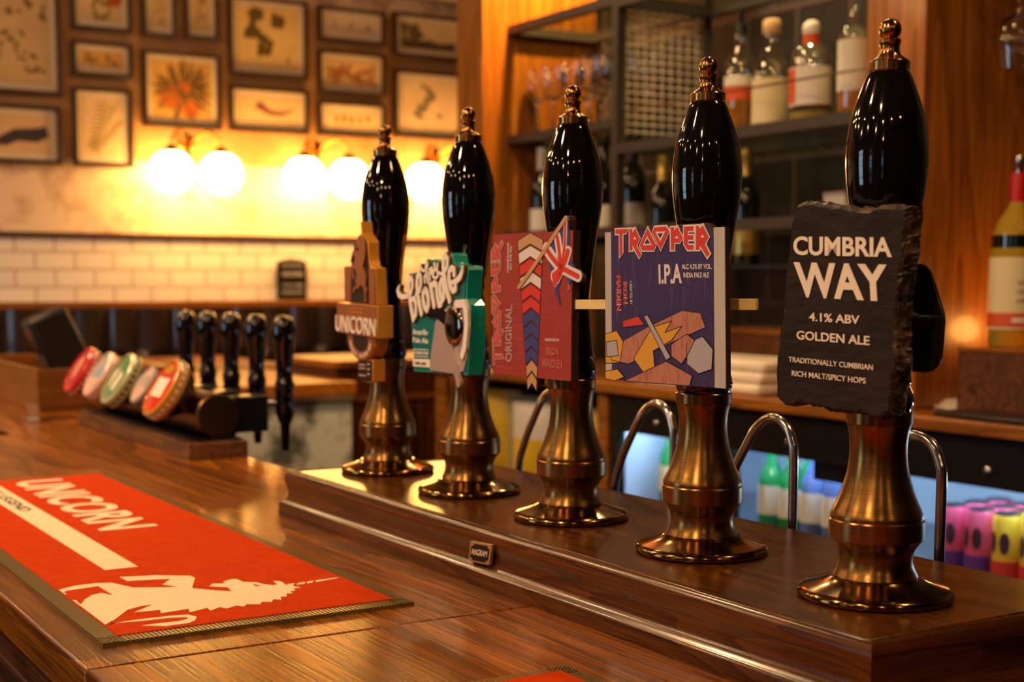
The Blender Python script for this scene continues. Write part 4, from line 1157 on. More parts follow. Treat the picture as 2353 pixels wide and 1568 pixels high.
o1, o2 = ell(dc[0], A * 0.97, B * 0.97, 0, N), ell(dc[0], A * 0.58, B * 0.58, 0, N)
for k in range(N):
    q = (k + 1) % N
    g.prism([o1[k], o1[q], o2[q], o2[k]], -0.0005, 0.002)
mk('roundel_ring', g, M['copper'], c, world=False)
mk('roundel_recess', G().prism(ell(dc[0], A * 0.58, B * 0.58), 0.0, 0.0015), M['recess'], c, world=False)
g = G()
S = 'PREMIUM GOLDEN ALE'
for k, ch in enumerate(S):
    if ch == ' ':
        continue
    an = math.radians(192 + (348 - 192) * k / (len(S) - 1))
    rad = 0.78
    px_, pz_ = dc[0][0] + A * rad * math.cos(an), dc[0][1] + B * rad * math.sin(an)
    tx, tz = -math.sin(an) * A, math.cos(an) * B
    l = math.hypot(tx, tz); tx, tz = tx / l, tz / l
    ux, uz = -tz, tx
    w, hh = 0.0026, 0.0058
    text(g, ch, [(px_ - tx * w / 2 - ux * hh / 2, pz_ - tz * w / 2 - uz * hh / 2), (px_ + tx * w / 2 - ux * hh / 2, pz_ + tz * w / 2 - uz * hh / 2), (px_ - tx * w / 2 + ux * hh / 2, pz_ - tz * w / 2 + uz * hh / 2)], -0.0012, 0.0, 0.01)
text(g, 'UNICORN', [(-0.0726,0.1929),(0.1064,0.1915),(-0.0704,0.2156)], -0.0044, -0.002, 0.004)
mk('lettering', g, M['white'], c, world=False, smooth=0)
g = text(G(), 'ROBINSONS', [(-0.0114,0.2189),(0.0523,0.2187),(-0.0112,0.2229)], -0.0036, -0.0028, 0.0)
g.prism([(-0.0133,0.2262),(0.0537,0.2261),(0.0536,0.2251),(-0.0134,0.2252)], -0.0036, -0.0028)
g.prism([(-0.0137,0.2165),(0.0533,0.2164),(0.0533,0.2155),(-0.0138,0.2155)], -0.0036, -0.0028)
mk('maker_lettering', g, M['gold_side'], c, world=False, smooth=0)
tab = [(0.0075,0.1577),(0.0756,0.1599),(0.0745,0.1303),(0.0479,0.1272),(0.0208,0.1283),(0.0099,0.1326)]
mk('strength_tab', G().prism(tab, 0.003, 0.020), M['gold_side'], c, 0.001, world=False)
mk('tab_face', G().prism(inset(tab, 0.88), 0.0018, 0.0035), M['recess'], c, world=False)
g = G()
for (x0, x1, y) in ((292,345,1275),(292,345,1300),(292,350,1365),(360,385,1265),(360,385,1290),(360,385,1315),(360,385,1340),(360,385,1365)):
    pass
for b in ([(0.0183,0.1494),(0.0455,0.1502),(0.0184,0.1514)], [(0.0181,0.1447),(0.0454,0.1457),(0.0182,0.1467)], [(0.0177,0.1351),(0.0483,0.1360),(0.0178,0.1371)],
          [(0.0552,0.1517),(0.0669,0.1521),(0.0553,0.1540)], [(0.0550,0.1452),(0.0667,0.1456),(0.0551,0.1475)], [(0.0548,0.1387),(0.0664,0.1391),(0.0548,0.1410)]):
    g.prism(rect(b), 0.0010, 0.0022)
mk('small_print', g, M['print_grey'], c, world=False, smooth=0)
mk('bracket', rod(G(), 0.03, 0.075, 0.022, 0.2140, 0.0035), M['plate_brass'], c, world=False)

# pale stick wedged behind two clips
a, b = Vector((0.8205, 1.2212, 0.2388)), Vector((0.8627, 0.9783, 0.2420))
d = (b - a).normalized()
t = thing('wooden_stick', 'pale flat wooden stick wedged level behind the indigo clip', 'stick', tuple((a + b) / 2))
s = d.cross(Vector((0, 0, 1))).normalized()
u = s.cross(d)
g = G()
for k, (p, q) in enumerate(((a, a + (b - a) * 0.40), (a + (b - a) * 0.40, b))):
    h, w = 0.0052 - 0.0003 * (1 - k), 0.0022 - 0.0002 * k
    g.add([p + s * w + u * h, p - s * w + u * h, p - s * w - u * h, p + s * w - u * h, q + s * w + u * h, q - s * w + u * h, q - s * w - u * h, q + s * w - u * h],
          [(0, 1, 2, 3), (7, 6, 5, 4), (0, 4, 5, 1), (1, 5, 6, 2), (2, 6, 7, 3), (3, 7, 4, 0)])
mk('shaft', g, M['pale_stick'], t, 0.0004)

# ------------------------------------------------------------------ draught taps on their plinth
t = thing('tap_plinth', 'low brown wooden plinth under the dark bronze tap rail', 'plinth', (0.877, 2.83, BAR))
mk('block', G().box(0.818, 2.448, BAR, 0.931, 3.21, -0.030), M['plinth_wood'], t, 0.002)
mk('drip_tray', G().box(0.835, 2.46, -0.030, 0.925, 3.20, -0.0262), M['black'], t, 0.001)
t = thing('tap_rail', 'dark bronze horizontal pipe carrying five black draught taps', 'beer tap rail', (0.885, 2.86, -0.026))
PZ = 0.0152
g = G().lathe([(0.0, 0.0), (0.037, 0.0), (0.0412, 0.004), (0.0412, 0.78), (0.037, 0.784), (0.0, 0.784)], 44, Mx=Matrix.Translation((0.885, 3.26, PZ)) @ Matrix.Rotation(PI / 2, 4, 'X'))
mk('pipe', g, M['bronze'], t)
mk('end_cap', G().lathe([(0.0, 0.0), (0.0385, 0.0), (0.0385, 0.003), (0.0, 0.003)], 40, Mx=Matrix.Translation((0.885, 2.4765, PZ)) @ Matrix.Rotation(PI / 2, 4, 'X')), M['bronze'], t)
TAP = [(0, -0.062), (0.0065, -0.062), (0.0085, -0.050), (0.0095, -0.012), (0.0135, -0.004), (0.0175, 0.008), (0.0192, 0.022), (0.0188, 0.040), (0.0165, 0.050), (0.0185, 0.055), (0.0190, 0.068), (0.0162, 0.073),
       (0.0152, 0.088), (0.0168, 0.115), (0.0202, 0.143), (0.0222, 0.163), (0.0216, 0.177), (0.0185, 0.188), (0.0120, 0.195), (0, 0.197)]
for k in range(5):
    y = 2.51 + 0.1435 * k
    tp = mk('tap', G().lathe(TAP, 28, c=(1.03, y, 0)), M['black_gloss'], t)
    mk('shank', G().tube([(0.985, y, 0.03), (1.02, y, 0.03)], 0.006, 12), M['steel'], t)
    mk('shank_block', G().box(0.918, y - 0.025, -0.020, 0.987, y + 0.025, 0.048), M['black'], t, 0.003)
# lens badges on the rail: each faces the customers, tilted up
def badge(y, z, rad, label, face_m, rim_m, extras):
    t = thing('tap_badge', label, 'beer badge', (0.885, y, PZ))
    F = Matrix.Translation((0.885, y, PZ)) @ Matrix.Rotation(math.radians(-58), 4, 'Y')
    dd = math.hypot(0.085, z - PZ)
    mk('bell', G().lathe([(0.022, 0.036), (0.030, 0.045), (rad * 0.80, dd - 0.035), (rad * 0.92, dd - 0.024), (rad * 0.92, dd - 0.020)], 36, Mx=F), M['bronze'], t)
    mk('rim', G().lathe([(rad * 0.9, dd - 0.022), (rad, dd - 0.020), (rad * 1.02, dd - 0.010), (rad, dd + 0.001), (rad * 0.9, dd + 0.003), (rad * 0.88, dd - 0.002)], 40, Mx=F), rim_m, t)
    mk('face', G().lathe([(0, dd + 0.003), (rad * 0.5, dd + 0.0025), (rad * 0.9, dd)], 40, Mx=F), face_m, t)
    g = G()
    for k in range(26):
        an = 2 * PI * k / 26
        g.box(-0.0035, -0.0006, -0.003, 0.0035, 0.0006, 0.003, F @ Matrix.Rotation(an, 4, 'Z') @ Matrix.Translation((0, rad * 1.02, dd - 0.010)))
    mk('rim_marks', g, extras[0], t)
    for (nm, mm, poly, h) in extras[1:]:
        g = G().flat([(x * rad, yv * rad) for x, yv in poly], 0, 0.0012)
        g.xf(F @ Matrix.Translation((0, 0, dd + h)))
        mk(nm, g, mm, t)
    return t
m_red = mat('badge_red', (0.62, 0.03, 0.03), 0.15, coat=0.5)
m_red2 = mat('badge_scarlet', (0.75, 0.035, 0.02), 0.15, coat=0.5)
m_pink = mat('badge_pale_pink', (0.85, 0.55, 0.48), 0.2, coat=0.5)
m_blue = mat('badge_sky_blue', (0.30, 0.45, 0.62), 0.15, coat=0.5, vary=(30, (0.75, 0.5, 0.2), 0.5, 0.6))
m_green = mat('badge_green', (0.10, 0.30, 0.15), 0.15, coat=0.5)
m_lime = mat('badge_pale_lime', (0.55, 0.55, 0.30), 0.2, coat=0.5)
m_amber = mat('badge_amber', (0.60, 0.30, 0.03), 0.2, coat=0.5)
circle = lambda k: [(k * math.cos(a * PI / 12), k * math.sin(a * PI / 12)) for a in range(24)]
badge(3.13, 0.068, 0.056, 'round glossy red tap badge with a red rim', m_red, m_red, [m_pink, ('crest', m_pink, ell((0.1, -0.1), 0.5, 0.12), 0.002), ('ring', mat('badge_deep_red', (0.35, 0.01, 0.012), 0.2), circle(0.7), 0.0012)])
badge(2.985, 0.060, 0.053, 'pale blue and pink tap badge behind the green one', m_blue, m_pink, [m_pink, ('band', m_pink, [(-0.9, -0.3), (-0.2, -0.8), (-0.2, 0.8), (-0.9, 0.3)], 0.002)])
badge(2.84, 0.059, 0.058, 'green and cream round tap badge with a lime rim', m_green, m_lime, [M['print_ink'], ('crest', M['cream'], [(-0.5, -0.4), (0.1, -0.55), (0.45, 0.0), (0.2, 0.45), (-0.35, 0.35)], 0.002), ('wave', m_green, [(-0.4, -0.05), (0.4, -0.2), (0.4, 0.0), (-0.4, 0.12)], 0.0036)])
badge(2.545, 0.064, 0.060, 'scarlet tap badge with white panel and amber rim', m_red2, m_amber, [M['print_white'], ('panel', M['paper'], [(-0.35, -0.5), (0.3, -0.5), (0.3, 0.5), (-0.35, 0.5)], 0.002), ('crest', m_amber, ell((0.6, 0.0), 0.16, 0.4), 0.002)])
badge(2.69, 0.040, 0.040, 'small grey and pink tap badge between green and scarlet ones', m_pink, M['print_grey'], [M['print_ink'], ('panel', M['print_grey'], [(-0.1, -0.7), (0.5, -0.6), (0.5, 0.6), (-0.1, 0.7)], 0.002)])
t = thing('folded_card', 'small clear folded menu holder beside the tap plinth', 'card holder', (0.79, 3.33, BAR))
mk('card', G().box(0.752, 3.30, BAR, 0.755, 3.42, BAR + 0.045), M['chrome'], t)
mk('foot', G().box(0.735, 3.31, BAR, 0.85, 3.41, BAR + 0.003), M['chrome'], t)

# wooden caddy and card terminal at the far end of the bar
t = thing('wooden_caddy', 'open oak caddy box standing past the taps on the bar', 'box', (0.96, 3.9, BAR))
g = G().box(0.808, 3.55, BAR, 1.14, 3.566, 0.044)
mk('front_board', g, M['caddy_wood'], t, 0.001)
mk('side_board', G().box(0.808, 3.567, BAR, 0.824, 4.35, 0.044), M['caddy_wood'], t, 0.001)
mk('side_board', G().box(1.124, 3.567, BAR, 1.14, 4.35, 0.044), M['caddy_wood'], t, 0.001)
mk('back_board', G().box(0.824, 4.334, BAR, 1.124, 4.35, 0.044), M['caddy_wood'], t, 0.001)
mk('bottom_board', G().box(0.825, 3.567, BAR, 1.123, 4.333, BAR + 0.01), M['caddy_wood'], t)
t = thing('card_terminal', 'black card payment terminal leaning up in the oak caddy', 'card reader', (0.98, 3.9, BAR + 0.01))
F = Matrix.Translation((0.98, 3.9, 0.06)) @ Matrix.Rotation(math.radians(-24), 4, 'Y')
mk('body', G().box(-0.075, -0.05, -0.075, 0.035, 0.05, 0.135, F), mat('terminal_black', (0.015, 0.013, 0.012), 0.45), t, 0.012)
mk('screen', G().box(-0.078, -0.042, 0.055, -0.074, 0.042, 0.125, F), mat('terminal_screen', (0.05, 0.045, 0.04), 0.2), t, 0.001)
mk('keypad', G().box(-0.079, -0.042, -0.02, -0.074, 0.042, 0.03, F), mat('terminal_keys', (0.10, 0.08, 0.065), 0.4), t, 0.001)
mk('stand', G().box(-0.03, -0.04, BAR + 0.01 - 0.06, 0.06, 0.04, -0.03, Matrix.Translation((0.98, 3.9, 0.06))), M['black'], t, 0.006)

# raised table beyond the bar return
t = thing('high_table', 'bright wooden high table beyond the bar, glowing under the sconces', 'table', (1.75, 5.5, FLOOR))
mk('table_top', G().box(1.25, 5.05, BAR - 0.03, 2.12, 5.85, BAR), M['counter_wood'], t, 0.003)
for x in (1.32, 2.05):
    for y in (5.12, 5.78):
        mk('leg', G().box(x - 0.025, y - 0.025, FLOOR, x + 0.025, y + 0.025, BAR - 0.031), M['cabinet_wood'], t)

# ------------------------------------------------------------------ tufted banquette along the far wall
t = thing('banquette', 'dark brown button tufted leather banquette along the far wall', 'banquette', (1.2, 6.2, FLOOR))
g = G()
nx, nz = 340, 60
xa, xb, za, zb = -1.6, 4.2, -0.62, 0.135
vs, fs = [], []
pitch, row = 0.145, 0.19
for j in range(nz + 1):
    for i in range(nx + 1):
        x = xa + (xb - xa) * i / nx
        z = za + (zb - za) * j / nz
        dz = zb - z
        if dz < 0.19:                          # straight channels below the rail
            q = abs(math.sin(PI * x / pitch)) ** 0.55
        else:
            u, v = x / pitch, (dz - 0.19) / row
            a1 = abs(math.sin(PI * (u + v) * 0.5 + PI / 4 * 0))
            a2 = abs(math.sin(PI * (u - v) * 0.5))
            q = (a1 * a2) ** 0.5
            k = min(1, (dz - 0.19) / 0.04)
            q = q * k + (abs(math.sin(PI * x / pitch)) ** 0.55) * (1 - k)
        vs.append((x, 6.33 - 0.055 * q - 0.02, z))
for j in range(nz):
    for i in range(nx):
        a = j * (nx + 1) + i
        fs.append((a, a + 1, a + nx + 2, a + nx + 1))
g.add(vs, fs)
mk('tufted_back', g, M['leather'], t, smooth=80)
mk('back_panel', G().box(xa, 6.335, FLOOR, xb, 6.385, 0.133), M['cabinet_wood'], t)
mk('seat_pad', G().box(xa, 5.95, -0.74, xb, 6.30, -0.62), M['leather'], t, 0.03)
mk('base', G().box(xa, 6.0, FLOOR, xb, 6.33, -0.74), M['cabinet_wood'], t)
# little chalk board on the rail
t = thing('chalk_sign', 'small black round-topped chalk sign standing on the banquette rail', 'sign', (2.655, 6.375, 0.168))
x0, x1, z1 = 2.585, 2.735, 0.362
arc = [(x0, 0.168), (x1, 0.168), (x1, z1 - 0.02)] + [((x0 + x1) / 2 + (x1 - x0) / 2 * math.cos(a * PI / 10), z1 - 0.02 + 0.022 * math.sin(a * PI / 10)) for a in range(1, 10)] + [(x0, z1 - 0.02)]
mk('board', G().prism(arc, 6.362, 6.376), M['black'], t)
g = G()
for k, (z, h) in enumerate(((0.335, 0.012), (0.292, 0.022), (0.238, 0.016), (0.205, 0.016))):
    for q in range(7):
        g.box(x0 + 0.022 + q * 0.016 + R.uniform(0, 0.004), 6.3612, z - h / 2, x0 + 0.030 + q * 0.016 + R.uniform(0, 0.003), 6.3622, z + h / 2)
mk('chalk_marks', g, mat('chalk', (0.42, 0.40, 0.43), 0.9), t)

# ------------------------------------------------------------------ framed prints
PR = [
 ('large framed print of scattered dark leaves in the top corner', [(1.2050,1.0500),(1.5980,1.0760),(1.2260,1.5980)], (0.60, 0.42, 0.24), 'scatter', (0.13, 0.10, 0.03)),
 ('framed print of a dark curved seed pod, lowest in the corner', [(1.1940,0.7640),(1.5880,0.7700),(1.2040,1.0190)], (0.66, 0.46, 0.26), 'pod', (0.045, 0.04, 0.045)),
 ('framed print of leafy stem with one red bloom, cropped at the top', [(1.6470,1.3510),(1.9160,1.3670),(1.6550,1.5920)], (0.68, 0.48, 0.28), 'bloom', (0.25, 0.17, 0.04)),
 ('small wide framed print of two dark golden curls', [(1.6440,1.1530),(1.9140,1.1650),(1.6490,1.3140)], (0.62, 0.36, 0.10), 'pair', (0.16, 0.09, 0.03)),
 ('tall framed print of pale fern fronds', [(1.6410,0.7640),(1.9080,0.7680),(1.6520,1.1120)], (0.68, 0.50, 0.32), 'fern', (0.26, 0.20, 0.07)),
 ('narrow framed plant print above the feathery print, first of two', [(1.9610,1.3520),(2.1210,1.3590),(1.9680,1.6270)], (0.66, 0.46, 0.25), 'stem', (0.24, 0.16, 0.04)),
 ('narrow framed plant print above the feathery print, beside the flower print', [(2.1580,1.3580),(2.3210,1.3640),(2.1650,1.6490)], (0.64, 0.44, 0.24), 'block', (0.24, 0.17, 0.04)),
 ('framed print of a dense feathery coral spray over the first wall lamp', [(1.9570,0.9520),(2.3220,0.9590),(1.9670,1.2970)], (0.62, 0.38, 0.11), 'burst', (0.14, 0.075, 0.02)),
 ('large framed print of dark olive flowers and a vase shape', [(2.3660,1.2100),(2.7610,1.2230),(2.3740,1.5820)], (0.70, 0.50, 0.22), 'flowers', (0.11, 0.075, 0.015)),
 ('framed print of one slender curved pink lizard shape', [(2.3630,0.9550),(2.7620,0.9600),(2.3670,1.1680)], (0.72, 0.48, 0.26), 'lizard', (0.20, 0.075, 0.06)),
 ('small framed print of three grey sprigs', [(2.8160,1.4030),(3.1750,1.4170),(2.8190,1.5750)], (0.70, 0.54, 0.42), 'three', (0.28, 0.22, 0.17)),
 ('framed print of rust coloured branches', [(2.8120,1.1610),(3.1740,1.1640),(2.8160,1.3700)], (0.66, 0.42, 0.20), 'branch', (0.30, 0.11, 0.03)),
 ('small wide framed print of a row of five buds', [(2.8090,0.9580),(3.1740,0.9600),(2.8120,1.1280)], (0.74, 0.54, 0.32), 'five', (0.26, 0.16, 0.02)),
 ('framed print of a misty dark landscape half hidden by pillar', [(3.2200,1.3660),(3.6190,1.3720),(3.2220,1.5850)], (0.56, 0.42, 0.26), 'land', (0.10, 0.07, 0.03)),
 ('framed print of a trailing grey plant half hidden by pillar', [(3.2210,0.9760),(3.6220,0.9680),(3.2240,1.3070)], (0.70, 0.52, 0.36), 'trail', (0.20, 0.16, 0.10)),
]
def art(kind, x0, z0, x1, z1):
    w, h = x1 - x0, z1 - z0
    P = lambda u, v: (x0 + u * w, z0 + v * h)
    E = []
    e = lambda u, v, a, b, r=0.0: E.append(ell(P(u, v), a * w, b * w, r, 10))
    if kind == 'scatter':
        for i in range(46):
            e(R.uniform(.08, .92), R.uniform(.05, .95), R.uniform(.03, .07), R.uniform(.02, .04), R.uniform(0, 3))
    elif kind == 'pod':
        E.append([P(.2, .2), P(.3, .42), P(.5, .62), P(.8, .66), P(.93, .72), P(.97, .45), P(.8, .3), P(.55, .32), P(.4, .2)])
    elif kind in ('bloom', 'stem'):
        for i in range(16):
            e(.5 + R.uniform(-.2, .2), R.uniform(.1, .9), .09, .05, R.uniform(0, 3))
    elif kind == 'pair':
        for u in (.25, .72):
            for i in range(7):
                e(u + R.uniform(-.12, .12), .5 + R.uniform(-.25, .25), .06, .03, R.uniform(0, 3))
    elif kind == 'fern':
        for s, (u0, v0, u1, v1) in enumerate(((.2, .15, .5, .9), (.25, .2, .75, .85), (.3, .1, .9, .6))):
            for i in range(11):
                k = i / 10
                for sg in (-1, 1):
                    e(u0 + (u1 - u0) * k + sg * .06, v0 + (v1 - v0) * k, .075, .02, 0.9 + sg * 0.7)
    elif kind == 'block':
        for i in range(24):
            e(R.uniform(.25, .75), R.uniform(.2, .8), .09, .06, R.uniform(0, 3))
    elif kind == 'burst':
        for i in range(150):
            a = R.uniform(0, 2 * PI)
            r = R.uniform(.05, .56)
            e(.5 + .45 * r * 1.7 * math.cos(a), .5 + .45 * r * 1.7 * math.sin(a), .13, .014, a)
    elif kind == 'flowers':
        for (u, v) in ((.3, .85), (.68, .78), (.24, .58), (.45, .45), (.45, .28)):
            for i in range(9):
                e(u + R.uniform(-.09, .09), v + R.uniform(-.07, .07), .07, .05, R.uniform(0, 3))
        e(.82, .14, .05, .02, 2)
    elif kind == 'lizard':
        E.append([P(.26, .58), P(.34, .76), P(.42, .70), P(.52, .52), P(.7, .48), P(.92, .62), P(.72, .32), P(.5, .32), P(.36, .48)])
        e(.36, .68, .07, .05)
    elif kind in ('three', 'five'):
        n = 3 if kind == 'three' else 5
        for q in range(n):
            for i in range(4):
                e(.2 + .6 * q / (n - 1) + R.uniform(-.025, .025), .5 + R.uniform(-.16, .16), .05, .03 if n == 5 else .022, 1.3 + R.uniform(-.4, .4))
    elif kind == 'branch':
        for i in range(20):
            e(R.uniform(.12, .9), .42 + R.uniform(-.25, .3), .13, .03, R.uniform(-.6, .9))
    elif kind == 'land':
        E.append([P(.02, .05), P(.98, .05), P(.98, .35), P(.7, .28), P(.5, .4), P(.3, .3), P(.02, .45)])
        for i in range(12):
            e(.2 + R.uniform(-.15, .15), .6 + R.uniform(-.2, .3), .1, .04, R.uniform(0, 3))
    elif kind == 'trail':
        for i in range(26):
            k = i / 25
            e(.42 + .1 * math.sin(5 * k) + R.uniform(-.07, .07), .88 - .6 * k, .05 + .04 * k, .03, R.uniform(0, 3))
        e(.68, .3, .05, .04)
    return E
for (lab, b, paper, kind, ink) in PR:
    c4 = rect(b)
    x0, x1 = c4[0][0], c4[1][0]
    z0 = (c4[0][1] + c4[1][1]) / 2
    z1 = c4[3][1]
    t = thing('framed_print', lab, 'picture', ((x0 + x1) / 2, 6.392, z0), 0, 'framed botanical prints on the far wall')
    fw = 0.019
    g = G().box(x0, 6.358, z0, x1, 6.392, z0 + fw).box(x0, 6.358, z1 - fw, x1, 6.392, z1).box(x0, 6.358, z0 + fw, x0 + fw, 6.392, z1 - fw).box(x1 - fw, 6.358, z0 + fw, x1, 6.392, z1 - fw)
    mk('frame', g, M['frame'], t, 0.002)
    mk('mount', G().box(x0 + fw, 6.376, z0 + fw, x1 - fw, 6.39, z1 - fw), M['mount'], t)
    k = fw + 0.022
    mk('print', G().box(x0 + k, 6.3745, z0 + k, x1 - k, 6.378, z1 - k), mat('print_paper', paper, 0.85, vary=(9, tuple(q * 0.8 for q in paper), 0.4, 0.7)), t)
    g = G()
    for j, P in enumerate(art(kind, x0 + k, z0 + k, x1 - k, z1 - k)):
        g.prism(P, 6.3740 - 0.00001 * j, 6.3748)
    mk('drawing', g, mat('drawing_ink', ink, 0.9), t, smooth=0)
    if kind == 'bloom':
        mk('red_bloom', G().prism(ell((x0 + (x1 - x0) * .72, z0 + (z1 - z0) * .62), .035, .035, 0, 12), 6.3735, 6.3742), mat('bloom_red', (0.40, 0.08, 0.02), 0.9), t, smooth=0)
    if kind == 'burst':
        for (u, v, r) in ((.53, .55, .03), (.35, .4, .05), (.6, .27, .045)):
            mk('orange_polyp', G().prism(ell((x0 + (x1 - x0) * u, z0 + (z1 - z0) * v), r, r, 0, 12), 6.3728, 6.3742), mat('polyp_orange', (0.45, 0.13, 0.02), 0.9), t, smooth=0)

# ------------------------------------------------------------------ wall sconces with two opal globes
sc = None
for (xa, lab) in ((2.042, 'brass wall lamp with two glowing globes under the feathery print'), (2.683, 'brass wall lamp with two glowing globes under the row of buds'), (3.332, 'brass wall lamp with two glowing globes half hidden behind the handles')):
    if sc is None:
        sc = thing('wall_sconce', lab, 'wall lamp', (xa + 0.116, 6.40, 0.80), 0, 'twin globe wall lamps on the far wall')
        g = G().lathe([(0, 0), (0.045, 0), (0.045, 0.012), (0.03, 0.02), (0, 0.02)], 28, Mx=Matrix.Translation((xa + 0.116, 6.40, 0.89)) @ Matrix.Rotation(PI / 2, 4, 'X'))
        mk('back_plate', g, M['sconce_brass'], sc)
        mk('drop', G().tube([(xa + 0.116, 6.37, 0.89), (xa + 0.116, 6.35, 0.84), (xa + 0.116, 6.345, 0.80)], [0.012, 0.014, 0.006], 12), M['sconce_brass'], sc)
        for s in (-1, 1):
            cx = xa + 0.116 + s * 0.116
            pts = []
            for k in range(13):
                u = k / 12
                pts.append((xa + 0.116 + s * (0.02 + 0.096 * u), 6.375 - 0.125 * math.sin(u * PI / 2), 0.89 + 0.055 * math.sin(u * PI * 0.93) - 0.02 * u))
            mk('arm', G().tube(pts, 0.008, 12), M['sconce_brass'], sc)
            mk('gallery', G().lathe([(0.0, 0.875), (0.012, 0.872), (0.04, 0.842), (0.045, 0.832), (0.0, 0.832)], 24, c=(cx, 6.25, 0)), M['sconce_brass'], sc)
            mk('globe', G().sphere((cx, 6.25, 0.749), 0.097, 32, 18), M['globe'], sc)
        base_x = xa + 0.116
    else:
        dup(sc, (xa + 0.116, 6.40, 0.80), lab, 0, 'twin globe wall lamps on the far wall')

# ------------------------------------------------------------------ back bar: pillars, counter, coolers, gantry
CT = 0.0
t = thing('back_counter', 'orange brown timber back counter along the wall behind the pumps', 'counter', (2.4, 1.9, FLOOR))
mk('worktop', G().box(2.10, -0.2, CT - 0.026, 2.675, 3.94, CT), M['counter_wood'], t, 0.003)
mk('stile', G().box(2.125, 2.985, FLOOR, 2.66, 3.03, CT - 0.027), M['counter_wood'], t)
mk('stile', G().box(2.125, 3.86, FLOOR, 2.66, 3.93, CT - 0.027), M['counter_wood'], t)
mk('under_shelf', G().box(2.14, 3.031, -0.345, 2.66, 3.859, -0.325), M['cabinet_wood'], t)
mk('back_board', G().box(2.655, 3.031, FLOOR, 2.675, 3.859, CT - 0.027), M['cabinet_wood'], t)
t = thing('panelled_cabinet', 'brown panelled wooden cupboard past the end of the back counter', 'cupboard', (2.3, 4.4, FLOOR))
mk('body', G().box(1.95, 4.30, FLOOR, 2.80, 4.70, -0.030), M['cabinet_wood'], t)
mk('top', G().box(1.93, 4.28, -0.029, 2.82, 4.72, -0.005), M['counter_wood'], t, 0.003)
for x in (1.97, 2.25):
    d = mk('door', G().box(x, 4.285, -0.95, x + 0.26, 4.299, -0.16), M['cabinet_wood'], t, 0.002)
    mk('raised_panel', G().box(x + 0.04, 4.278, -0.90, x + 0.22, 4.286, -0.20), M['cabinet_wood'], t, 0.004)
mk('rail', G().box(1.96, 4.287, -0.145, 2.8, 4.299, -0.125), M['counter_wood'], t, 0.002)
tag(mk('wooden_pillar', G().box(2.20, 3.755, CT + 0.0005, 2.62, 3.915, CEIL - 0.0005), M['pillar_wood'], None, 0.003), 'orange timber pillar at the far end of the wine glass shelf', 'pillar')
tag(mk('wooden_pillar', G().box(2.20, 2.01, CT + 0.0005, 2.64, 2.17, CEIL - 0.0005), M['pillar_wood'], None, 0.003), 'wide timber pillar behind the slate clip pump and the liqueur bottle', 'pillar')
struct('lit_edge_strip', G().box(2.642, 2.02, CT + 0.0005, 2.67, 2.05, CEIL), M['cream'])  # pale strip put in as the lit rear edge of the pillar

# gantry: black steel frame with glass shelves
t = thing('shelf_gantry', 'black steel shelving frame with glass shelves behind the bar', 'shelving', (2.45, 2.95, CT))
PW = 0.014
XF, XB = 2.30, 2.60
YE, YD, YN = 3.752, 3.19, 2.172
for x in (XF, XB):
    mk('post', G().box(x - PW, YD - PW, CT + 0.0005, x + PW, YD + PW, 1.60), M['black_metal'], t)
def rail(z0, z1, ya, yb, zs=None):
    g = G().box(XF - PW, ya, z0, XF + PW, yb, z1).box(XB - PW, ya, z0, XB + PW, yb, z1)
    g.box(XF + PW, ya, z0, XB - PW, ya + 0.022, z1).box(XF + PW, yb - 0.022, z0, XB - PW, yb, z1)
    mk('shelf_frame', g, M['black_metal'], t)
    zs = zs or z1 - 0.001
    mk('glass_shelf', G().box(XF + PW, ya + 0.022, zs - 0.008, XB - PW, yb - 0.022, zs), M['shelf_glass'], t)
rail(1.010, 1.035, YD + PW, YE)
rail(1.000, 1.028, YN, YD - PW)
rail(0.680, 0.705, YD + PW, YE)
rail(0.608, 0.636, YN, YD - PW)
rail(0.385, 0.412, YN, YD - PW, 0.300)
rail(0.385, 0.412, YD + PW, YE, 0.365)
mk('retaining_rail', G().tube([(XF, YN, 0.725), (XF, YD, 0.725)], 0.0028, 8), M['steel'], t)
g = G()
for k in range(9):
    x = XF + 0.03 + (XB - XF - 0.06) * k / 8
    g.tube([(x, YD, 0.66), (x, YD, 1.0)], 0.0022, 6)
for k in range(16):
    z = 0.67 + 0.32 * k / 15
    g.tube([(XF + 0.01, YD - 0.003, z), (XB - 0.01, YD - 0.003, z)], 0.0022, 6)
mk('wire_divider', g, M['wire'], t)
light('gantry_light', 'SPOT', (2.34, 3.48, 1.58), 150, AMBER, size=0.03, aim=(2.42, 3.75, 0.75), spot=95, blend=0.7)
light('gantry_light', 'SPOT', (2.36, 2.75, 1.58), 60, WARM, size=0.03, aim=(2.45, 2.6, 0.7), spot=100, blend=0.7)
light('counter_uplight', 'POINT', (2.47, 1.90, 0.155), 1.5, (1.0, 0.42, 0.08), size=0.03)
for (x, y, lab) in ((2.34, 3.48, 'brass ceiling spot over the wine glass shelf'), (2.36, 2.75, 'brass ceiling spot over the spirit bottles')):
    q = thing('shelf_spotlight', lab, 'spotlight', (x, y, CEIL))
    mk('housing', G().lathe([(0.032, 1.645), (0.045, 1.66), (0.032, 1.66)], 20, c=(x, y, 0)), M['sconce_brass'], q)
    mk('bulb', G().sphere((x, y, 1.63), 0.03, 18, 10), M['shelf_lamp'], q)

